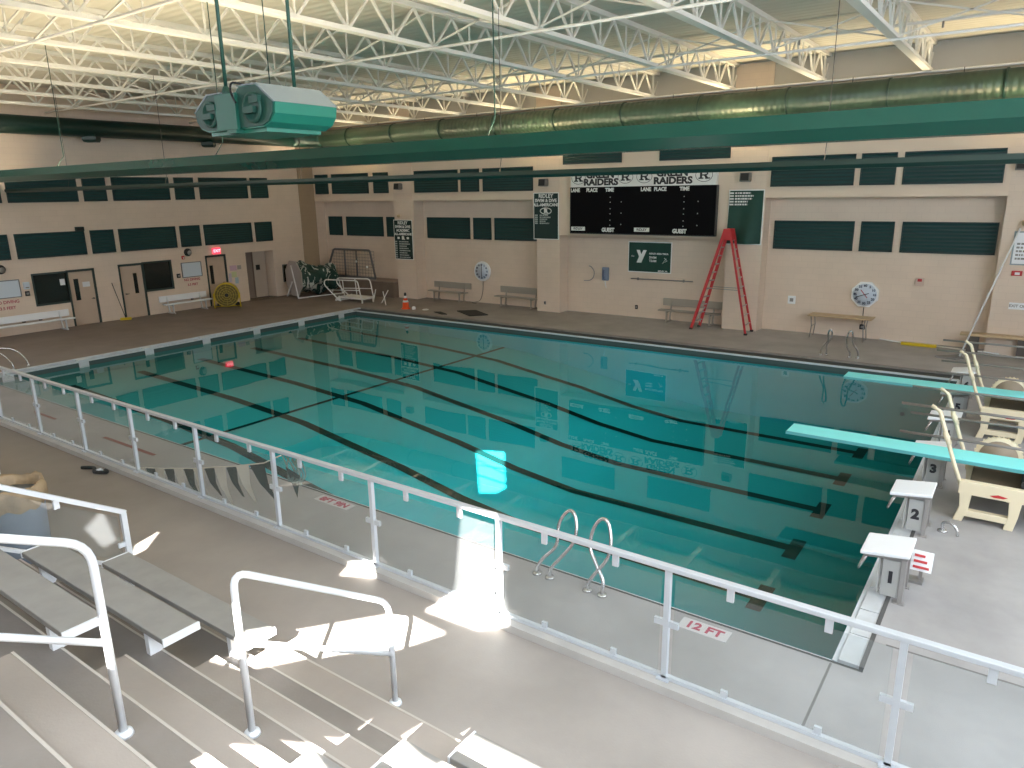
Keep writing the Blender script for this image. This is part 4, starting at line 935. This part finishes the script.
for k, (dx, dy, l) in enumerate(((0,0,'thin grab rail at the near left pool corner, the one closer to the guardrail'),(-.12,.45,'thin grab rail at the near left pool corner, the one farther from the guardrail'))):
    t = thing('pool_grab_rail', l, 'grab rail', (-.45+dx, .95+dy, 0), 'thin grab rails at the near left corner')
    MB().tube(catmull([(-.45+dx,.95+dy,0),(-.50+dx,.92+dy,.22),(-.72+dx,.78+dy,.48),(-1.05+dx,.55+dy,.56),(-1.5+dx,.25+dy,.46),(-1.6+dx,.2+dy,0)],5), .022, 8).build('tube', STEEL, t)
    for bx_, by_ in ((-.45,.95),(-1.6,.2)): MB().lathe((bx_+dx,by_+dy,0), [(.06,0),(.055,.02),(.03,.03)], 14).build('escutcheon', STEEL, t)
# ------------------------------------------------------------------ depth markers set in the near deck
def marker(x0, x1, y0, y1, s_, label):
    t = thing('depth_marker', label, 'depth marker', ((x0+x1)/2, (y0+y1)/2, 0))
    tl = MB().box(x0,x1,y0,y1,0,.006).build('tile', mat('marker_tile_white', (.56,.54,.54), .6), t)
    text(tl, s_, ((x0+x1)/2,(y0+y1)/2-.005,.009), .19, REDT, 'up', .006, sx=1.0)
marker(21.24, 21.82, -.40, -.17, '12 FT', 'white depth tile lettered 12 FT on the near deck'); marker(14.76, 15.56, -.36, -.15, '8FT 9IN', 'white depth tile with feet and inches lettering near the hung pennants')

# ------------------------------------------------------------------ starting blocks
def block(k, y, label):
    t = thing('starting_block', label, 'starting block', (23.1, y, 0), 'starting blocks along the diving end')
    MB().prism([(22.80,.555),(23.34,.625),(23.34,.675),(22.80,.605)], 'y', y-.29, y+.29).build('platform', WHITEP, t, bevel=.012)
    MB().prism([(22.84,.53),(23.32,.59),(23.32,.625),(22.84,.56)], 'y', y-.27, y+.27).build('tray', GREYST, t)
    for s_ in (-1, 1):
        MB().box(23.26,23.31,y+s_*.23-.025,y+s_*.23+.025,0,.60).box(23.22,23.34,y+s_*.23-.05,y+s_*.23+.05,0,.015).build('leg', mat('block_leg_grey', (.36,.345,.33), .4, metal=.4), t)
    MB().prism([(23.16,.0),(23.30,.0),(23.30,.6),(23.02,.56)], 'y', y-.04, y+.04).build('rear_post', mat('block_leg_grey', (.36,.345,.33), .4, metal=.4), t)
    MB().box(23.01,23.03,y-.22,y+.20,.06,.53).build('number_panel', mat('panel_grey', (.40,.40,.385), .5), t)
    sp_ = MB().box(23.06,23.25,y-.235,y-.225,.06,.54).build('side_plate', mat('panel_grey', (.40,.40,.385), .5), t)
    text(sp_, str(k), (23.155, y-.242, .31), .20, BLKL, '-y', .012)
    MB().tube(round_corners([(22.88,y-.2,.54),(22.78,y-.2,.30),(22.78,y+.2,.30),(22.88,y+.2,.54)], .05), .014, 8).build('backstroke_bar', STEEL, t)
    return t
BY = [1.80+2.14*k for k in range(6)]
bl = ['starting block numbered 1, nearest the glass guardrail','starting block numbered 2 beside the nearer diving stand','starting block third along, just beyond the nearer turquoise board','starting block fourth along, between the two turquoise boards','starting block fifth along, under the farther turquoise board','starting block sixth along, closest to the leaning white pole']
for k in range(6): block(k+1, BY[k], bl[k])
t = thing('floor_sign', 'small white sign with red lettering on a stub stand beside block 1', 'sign', (23.38, 2.3, 0))
MB().prism([(2.16,.20),(2.18,.195),(2.30,.42),(2.28,.425)], 'x', 23.30, 23.54).build('sign_panel', WHITEP, t); MB().box(23.40,23.44,2.26,2.30,0,.36).box(23.28,23.46,2.18,2.36,0,.03).build('stand', GREYST, t)
m = MB()
for k in range(3): m.prism([(2.170+.034*k,.232+.064*k),(2.158+.034*k,.235+.064*k),(2.172+.034*k,.262+.064*k),(2.184+.034*k,.259+.064*k)], 'x', 23.33, 23.51-.03*k)
m.build('red_rows', RED, t)
t = thing('deck_anchor', 'low bright metal anchor fitting on the deck beside starting block 2', 'anchor', (23.5, 4.05, 0))
MB().lathe((23.5,4.05,0), [(.07,0),(.065,.02),(.03,.03)], 16).build('base_disc', STEEL, t)
MB().tube(catmull([(23.5,4.05,.02),(23.5,4.05,.14),(23.6,4.0,.17),(23.68,3.97,.1),(23.7,3.96,.01)],4), .022, 8).build('hook_tube', STEEL, t)

# ------------------------------------------------------------------ diving boards with cream stands
def diving(yc, label):
    t = thing('diving_board', label, 'diving board', (24.6, yc, 0), 'turquoise diving boards')
    MB().prism([(20.94,.80),(20.94,.83),(25.8,.86),(25.8,.80),(22.5,.785)], 'y', yc-.255, yc+.255).build('board', TURQ, t, bevel=.006)
    MB().box(20.94,25.8,yc-.268,yc-.255,.785,.835).box(20.94,25.8,yc+.255,yc+.268,.785,.835).build('board_edge', TURQE, t)
    for s_ in (-1, 1):
        y = yc+s_*.58
        # cream side frame: slab on two splayed legs joined by a low crosspiece
        fr_ = MB().prism([(23.60,.64),(24.56,.64),(24.52,.44),(23.60,.44)], 'y', y-.06, y+.06)
        for xa, d in ((23.70,-.05),(24.32,-.03)):
            fr_.prism([(xa-.08,.45),(xa+.08,.45),(xa+.06,.22),(xa+.05+d,.0),(xa-.07+d,.0),(xa-.06,.22)], 'y', y-.06, y+.06)
        fr_.prism([(23.66,.19),(24.33,.19),(24.31,.09),(23.64,.09)], 'y', y-.055, y+.055)
        fr_.build('side_frame', CREAMF, t, bevel=.008)
        MB().tube(round_corners([(23.66,y,.46),(23.50,y,.85),(23.27,y,1.50),(23.22,y,1.66),(23.10,y,1.72)], .06), .030, 10).build('rail_post', CREAMF, t)
        MB().tube([(23.40,y,1.16),(23.36,y,1.25),(23.32,y,1.34)], [.034,.045,.034], 10).build('post_joint', CREAMF, t)
        MB().cyl((22.70,y,1.70),(26.0,y,1.70),.021,10).build('top_rail', GREYST, t); MB().cyl((22.72,y,1.25),(26.0,y,1.25),.021,10).build('mid_rail', GREYST, t)
        MB().tube([(25.9,y,1.7),(25.9,y,0)], .03, 8).build('rear_post', GREYST, t)
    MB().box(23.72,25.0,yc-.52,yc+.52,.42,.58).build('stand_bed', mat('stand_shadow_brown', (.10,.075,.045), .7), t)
    MB().cyl((24.45,yc-.5,.69),(24.45,yc+.5,.69),.10,18).build('fulcrum_roller', RUBBER, t)
    wh = MB().lathe((24.02,yc+.70,.68), [(.30,-.035),(.33,-.02),(.33,.02),(.30,.035)], 30, 'y')
    for k in range(30):
        a = 2*PI*k/30; wh.box(24.02+.33*math.cos(a)-.013,24.02+.33*math.cos(a)+.013,yc+.67,yc+.73,.68+.33*math.sin(a)-.013,.68+.33*math.sin(a)+.013)
    wo = wh.build('fulcrum_wheel', CREAMF, t)
    MB().lathe((24.02,yc+.66,.68), [(.27,0),(.27,-.012)], 28, 'y').build('wheel_hub', mat('wheel_hub_brown', (.30,.24,.17), .6), wo)  # shaded inside of the wheel painted as a darker disc
    MB().box(24.6,25.9,yc-.3,yc+.3,.58,.78).build('rear_anchor', CREAMF, t)
    MB().prism([(24.0,.49),(24.10,.52),(24.22,.50),(24.17,.475),(24.05,.47)], 'y', yc-.645, yc-.641).build('maker_mark', RED, t)
    return t
diving(5.22, 'nearer turquoise diving board on a cream stand'); diving(9.75, 'farther turquoise diving board on a cream stand')
# ------------------------------------------------------------------ glass guardrail along the gallery edge
GY = -3.036
gx = [7.1, 8.63, 10.15] + [11.66,13.12,14.58,16.11,17.60,19.12,20.66,22.20,23.73] + [25.25, 26.78]
t = thing('glass_guardrail', 'long white metal guardrail with clear glass panels along the gallery edge', 'guardrail', (17, GY, WZ))
MB().box(gx[0]-.03, gx[-1]+.03, GY-.028, GY+.028, 2.262, 2.30).build('top_rail', GUARDM, t, bevel=.006)
MB().box(gx[0], gx[-1], GY-.02, GY+.02, 1.355, 1.385).build('bottom_rail', GUARDM, t)
for x in gx:
    MB().box(x-.021, x+.021, GY-.02, GY+.02, WZ, 2.26).box(x-.05,x+.05,GY-.05,GY-.02,WZ+.07,WZ+.082).build('post', GUARDM, t)
for a, b in zip(gx, gx[1:]):
    gp = MB().box(a+.055, b-.055, GY-.005, GY+.005, 1.40, 2.19).build('glass_panel', GLASS, t)
    for f in (.30, .72):
        x = a+(b-a)*f
        MB().box(x-.024,x+.024,GY-.012,GY+.012,2.16,2.26).build('glass_clamp', GUARDM, gp)
        MB().box(x-.024,x+.024,GY-.012,GY+.012,1.37,1.44).build('glass_clamp', GUARDM, gp)
    for x in (a+.045, b-.045): MB().box(x-.05,x+.05,GY-.013,GY+.013,1.80,1.85).build('glass_clamp', GUARDM, gp)

# ------------------------------------------------------------------ pennant string hung outside the glass
py = -2.93
tops = [(14.56,1.37),(15.05,1.46),(15.53,1.57),(16.02,1.68),(16.50,1.80),(16.81,1.87)]
t = thing('pennant_string', 'sagging string of dark green and white pennants hung outside the glass guardrail', 'pennants', (16, py, 1.2))
top = [(14.05,1.27),(14.3,1.315),(14.56,1.37),(14.82,1.42),(15.05,1.465),(15.30,1.52),(15.53,1.57),(15.77,1.62),(16.02,1.68),(16.25,1.74),(16.50,1.80),(16.72,1.855),(16.98,1.93),(17.27,2.01)]
for k in range(len(top)-1):
    (xa,za),(xb,zb) = top[k], top[k+1]
    g = k % 2 == 0
    dx = .16 if k < 12 else .30
    tip = ((xa+xb)/2+dx*.8, min(za,zb)-(.36 if g else .44)+.02*(k%3))
    yo = py + (.004 if g else -.004)
    m = MB(); mid = ((xb+tip[0])/2+.02, (zb+tip[1])/2)
    m.add([(xa,yo,za),(xb,yo,zb),(tip[0]+.03,yo+.03,tip[1]),(tip[0]-.01,yo+.03,tip[1]),((xa+tip[0])/2,yo-.02,(za+tip[1])/2),(mid[0],yo-.02,mid[1])], [(0,1,5,4),(4,5,2,3)])
    m.build('pennant', FLAGG if g else FLAGW, t, label='dark green pennant' if g else 'off white pennant', fix=False)
MB().tube([(x,py,z) for x, z in top]+[(17.6,py,2.17)], .008, 5).build('string', FLAGW, t)
random.seed(5); rp = MB()
for k in range(5):
    x0 = 17.62+.06*k
    rp.tube(catmull([(x0,py,2.18),(x0+random.uniform(-.1,.12),py+.03,2.02),(x0+random.uniform(-.05,.15),py-.02,1.90),(x0+random.uniform(0,.2),py+.02,2.0),(x0+.1,py,2.16)], 5), .008, 5)
rp.build('rope_tangle', mat('rope_green_grey', (.16,.24,.21), .8), t)
MB().add([(17.66,py,2.05),(17.9,py,2.0),(17.82,py,1.72)], [(0,1,2)]).build('pennant', FLAGG, t, fix=False)
t = thing('dropped_strap', 'small dark strap with buckle lying on the gallery floor by the guardrail', 'strap', (13.9, -3.3, WZ))
MB().tube(catmull([(13.62,-3.34,WZ+.02),(13.8,-3.26,WZ+.03),(13.95,-3.32,WZ+.02),(14.12,-3.24,WZ+.03),(14.0,-3.2,WZ+.02)],5), .024, 6).build('webbing', RUBBER, t); MB().box(13.95,14.02,-3.3,-3.24,WZ,WZ+.05).build('buckle', ALU, t)

# ------------------------------------------------------------------ aluminium bleacher planks
def plank(x0, x1, y0, y1, z, label, group):
    t = thing('bleacher_plank', label, 'bleacher seat', ((x0+x1)/2, (y0+y1)/2, z-.05), group)
    MB().box(x0+.012, x1-.012, y0, y1, z-.045, z).build('seat_plank', ALUP, t, bevel=.006)
    for xe in (x0, x1-.014): MB().box(xe,xe+.014,y0-.004,y1+.004,z-.055,z+.003).build('end_cap', WHITEP, t)
    zb = z-.235
    n = max(2, int((x1-x0)/1.2)+1)
    for k in range(n):
        x = x0+.28+(x1-x0-.56)*k/(n-1)
        MB().prism([(y0+.02,z-.046),(y1-.02,z-.046),(y0+.10,zb),(y0+.02,zb)], 'x', x-.025, x+.025).build('bracket', WHITEP, t)
    return t
GP = 'aluminium seat planks on the bleacher tiers'
PL = [(-4.86,-4.61,1.70),(-5.46,-5.20,2.07),(-6.03,-5.79,2.44)]
lab = ['lowest grey bleacher plank left of the aisle, closest to the walkway','middle grey bleacher plank left of the aisle steps','highest grey bleacher plank left of the aisle, behind the near handrail']
labr = ['lowest sunlit bleacher plank right of the aisle steps','middle sunlit bleacher plank right of the aisle steps','highest bleacher plank right of the aisle steps']
for (y0,y1,z), l in zip(PL, lab): plank(17.45, 19.66, y0, y1, z, l, GP)
for (y0,y1,z), l in zip(PL, labr): plank(21.62, 25.2, y0, y1, z, l, GP)

# ------------------------------------------------------------------ aisle handrails (bent white pipe)
def handrail(label, x, y0, z0, y1, z1, h0, h1, group='white pipe handrails in the aisle'):
    t = thing('aisle_handrail', label, 'handrail', (x, (y0+y1)/2, min(z0,z1)), group)
    MB().tube(round_corners([(x,y0,z0),(x,y0,z0+h0),(x,y1,z1+h1),(x,y1,z1)], .12, 5), .0215, 12).build('rail_pipe', RAILW, t)
    MB().cyl((x,y0,z0+h0*.50),(x,y1,z1+h1*.58), .019, 12).build('mid_rail', RAILW, t)
    for y, z in ((y0,z0),(y1,z1)): MB().lathe((x,y,z), [(.05,0),(.045,.02),(.03,.03)], 16).build('base_flange', RAILW, t)
handrail('lower white pipe handrail standing mid aisle between the walkway and steps', 20.65, -4.34, WZ, -5.50, 1.839, .845, 1.075)
handrail('upper white pipe handrail at the photo edge higher up the aisle', 20.50, -6.13, 2.209, -7.05, 2.76, 1.10, 1.02)

# ------------------------------------------------------------------ sloping glass guards at the bleacher ends
def guard(label, x, y0, y1, group='sloping glass guards at the bleacher ends'):
    k = .635; zt = lambda y: 1.91+k*(-4.41-y); zl = lambda y: 1.33+k*(-4.41-y)
    t = thing('bleacher_end_guard', label, 'guardrail', (x, (y0+y1)/2, WZ), group)
    MB().bar((x,y0+.02,zt(y0)),(x,y1,zt(y1)),.05,.045).build('top_rail', RAILW, t)
    for y, m in ((y0,1),(y1,0)): MB().box(x-.022,x+.022,y-.026,y+.026, WZ if m else zl(y)-.25, zt(y)).build('post', RAILW, t)
    gy0, gy1 = y0-.06, y1+.06
    MB().prism([(gy0,zl(gy0)+.05),(gy1,zl(gy1)+.05),(gy1,zt(gy1)-.06),(gy0,zt(gy0)-.06)], 'x', x-.005, x+.005).build('glass_panel', GLASS, t)
    for f in (.3, .75):
        y = y0+(y1-y0)*f
        for za, zb in ((zt(y)-.10,zt(y)-.01),(zl(y)-.02,zl(y)+.09)): MB().box(x-.014,x+.014,y-.024,y+.024,za,zb).build('glass_clamp', RAILW, t)
    MB().box(x-.014,x+.014,y0-.09,y0,1.56,1.61).build('glass_clamp', RAILW, t)
    MB().bar((x,y0,zl(y0)-.02),(x,y1,zl(y1)-.02),.04,.035).build('bottom_rail', RAILW, t)
guard('sloping glass guard at the left end of the bleachers beside the grey bin', 17.02, -4.41, -6.3)
guard('sloping guard beyond the grey bin, only its white end post in view', 13.2, -4.2, -6.3)
# ------------------------------------------------------------------ bin
t = thing('trash_bin', 'grey round bin with a tan liner folded over its rim', 'bin', (15.78, -4.92, WZ))
MB().lathe((15.78,-4.92,WZ), [(.25,0),(.27,.04),(.29,.62),(.30,.72)], 28).build('body', CANG, t)
m = MB(); n = 40; vs = []; fs = []; random.seed(3)
pr_ = [(.305,.60),(.318,.68),(.320,.78),(.305,.83),(.275,.82),(.255,.72),(.22,.45)]
jit = [random.uniform(-.012,.014) for _ in range(n)]
for i, (r_, z_) in enumerate(pr_):
    for k in range(n):
        a = 2*PI*k/n; rr = r_+jit[k]*(1 if i not in (2,3) else .6); vs.append((15.78+rr*math.cos(a), -4.92+rr*math.sin(a), WZ+z_+(jit[(k*3)%n]*2.2 if i in (0,3) else 0)))
for i in range(len(pr_)-1):
    for k in range(n): fs.append((i*n+k, i*n+(k+1)%n, (i+1)*n+(k+1)%n, (i+1)*n+k))
fs.append(tuple((len(pr_)-1)*n+k for k in range(n)))
m.add(vs, fs, True).build('bin_liner', BAG, t, fix=False)
# ------------------------------------------------------------------ light
def area(name, loc, target, sx, sy, power, col, spread=PI):
    l = bpy.data.lights.new(name, 'AREA'); l.shape = 'RECTANGLE'; l.size = sx; l.size_y = sy; l.energy = power; l.color = col; l.spread = spread
    o = bpy.data.objects.new(name, l); COL.objects.link(o); o.location = loc
    o.rotation_euler = (Vector(target)-Vector(loc)).to_track_quat('-Z', 'Y').to_euler(); return o
# sun through the added openings in back wall and roof
sl = bpy.data.lights.new('sun', 'SUN'); sl.energy = 75; sl.angle = .006; sl.color = (1,.97,.92)
so = bpy.data.objects.new('sun', sl); COL.objects.link(so); so.rotation_euler = Vector((-.6,.8,-.72)).to_track_quat('-Z','Y').to_euler(); so.location = (28,-16,14)
# added daylight fill behind and right of the gallery, no windows modelled
COOL = (.80,.89,1.0)
area('window_daylight_back', (21, YB+.25, 6.9), (15, 8, .5), 18, 3.0, 1300, COOL)
area('window_daylight_back_left', (3, YB+.25, 6.9), (5, 8, .0), 16, 3.0, 900, (.92,.95,1))
area('window_daylight_right', (XRW-.3, 5, 5.0), (18, 7, .0), 18, 5.6, 2000, COOL)
# warm linear uplights: two troughs, plus an added far-wall row with no fixture
WARM = (1,.83,.55)
for k in range(7):
    x = -4+4.7*k
    area('trough_lamp', (x, .4, 5.50), (x, .4, 9), 4.2, .16, (40,72,105,128,135,135,135)[k], WARM)
    area('slim_trough_lamp', (x, 4.0, 5.25), (x, 4.0, 9), 4.2, .06, 45, WARM)
    area('cove_lamp', (x, 16.3, 6.5), (x, 16.2, 9), 4.2, .12, 75, WARM)
for x, p in ((-3.2,60),(7.6,75),(15.7,75),(23.6,50)):
    area('cove_lamp', (x, 16.3, 6.4), (x, 17.2, 8.6), .8, .12, p*.7, (1,.76,.38))  # added warm glow on the far piers, no fitting behind it
# dim even sky behind everything
w = bpy.data.worlds.new('World'); S.world = w; w.use_nodes = True
w.node_tree.nodes['Background'].inputs[0].default_value = (.6,.7,.85,1); w.node_tree.nodes['Background'].inputs[1].default_value = .25
S.view_settings.view_transform = 'Standard'; S.view_settings.look = 'None'; S.view_settings.exposure = .22; S.view_settings.gamma = 1
S.cycles.max_bounces = 8; S.cycles.transparent_max_bounces = 16; S.cycles.caustics_reflective = False; S.cycles.caustics_refractive = False
S.cycles.sample_clamp_indirect = 4

# ------------------------------------------------------------------ camera
cd = bpy.data.cameras.new('camera'); cam = bpy.data.objects.new('camera', cd); COL.objects.link(cam); S.camera = cam
cd.sensor_fit = 'HORIZONTAL'; cd.sensor_width = 36; cd.lens = 36*723.29/1024; cd.clip_start = .05; cd.clip_end = 200
yaw, pitch, roll = -.6228981, -.2598176, -.0158923
f = Vector((math.sin(yaw)*math.cos(pitch), math.cos(yaw)*math.cos(pitch), math.sin(pitch)))
r = Vector((math.cos(yaw), -math.sin(yaw), 0)); u = r.cross(f)
r2 = r*math.cos(roll)+u*math.sin(roll); u2 = -r*math.sin(roll)+u*math.cos(roll)
cam.matrix_world = Matrix(((r2.x,u2.x,-f.x,24.0496),(r2.y,u2.y,-f.y,-7.5291),(r2.z,u2.z,-f.z,4.9342),(0,0,0,1)))
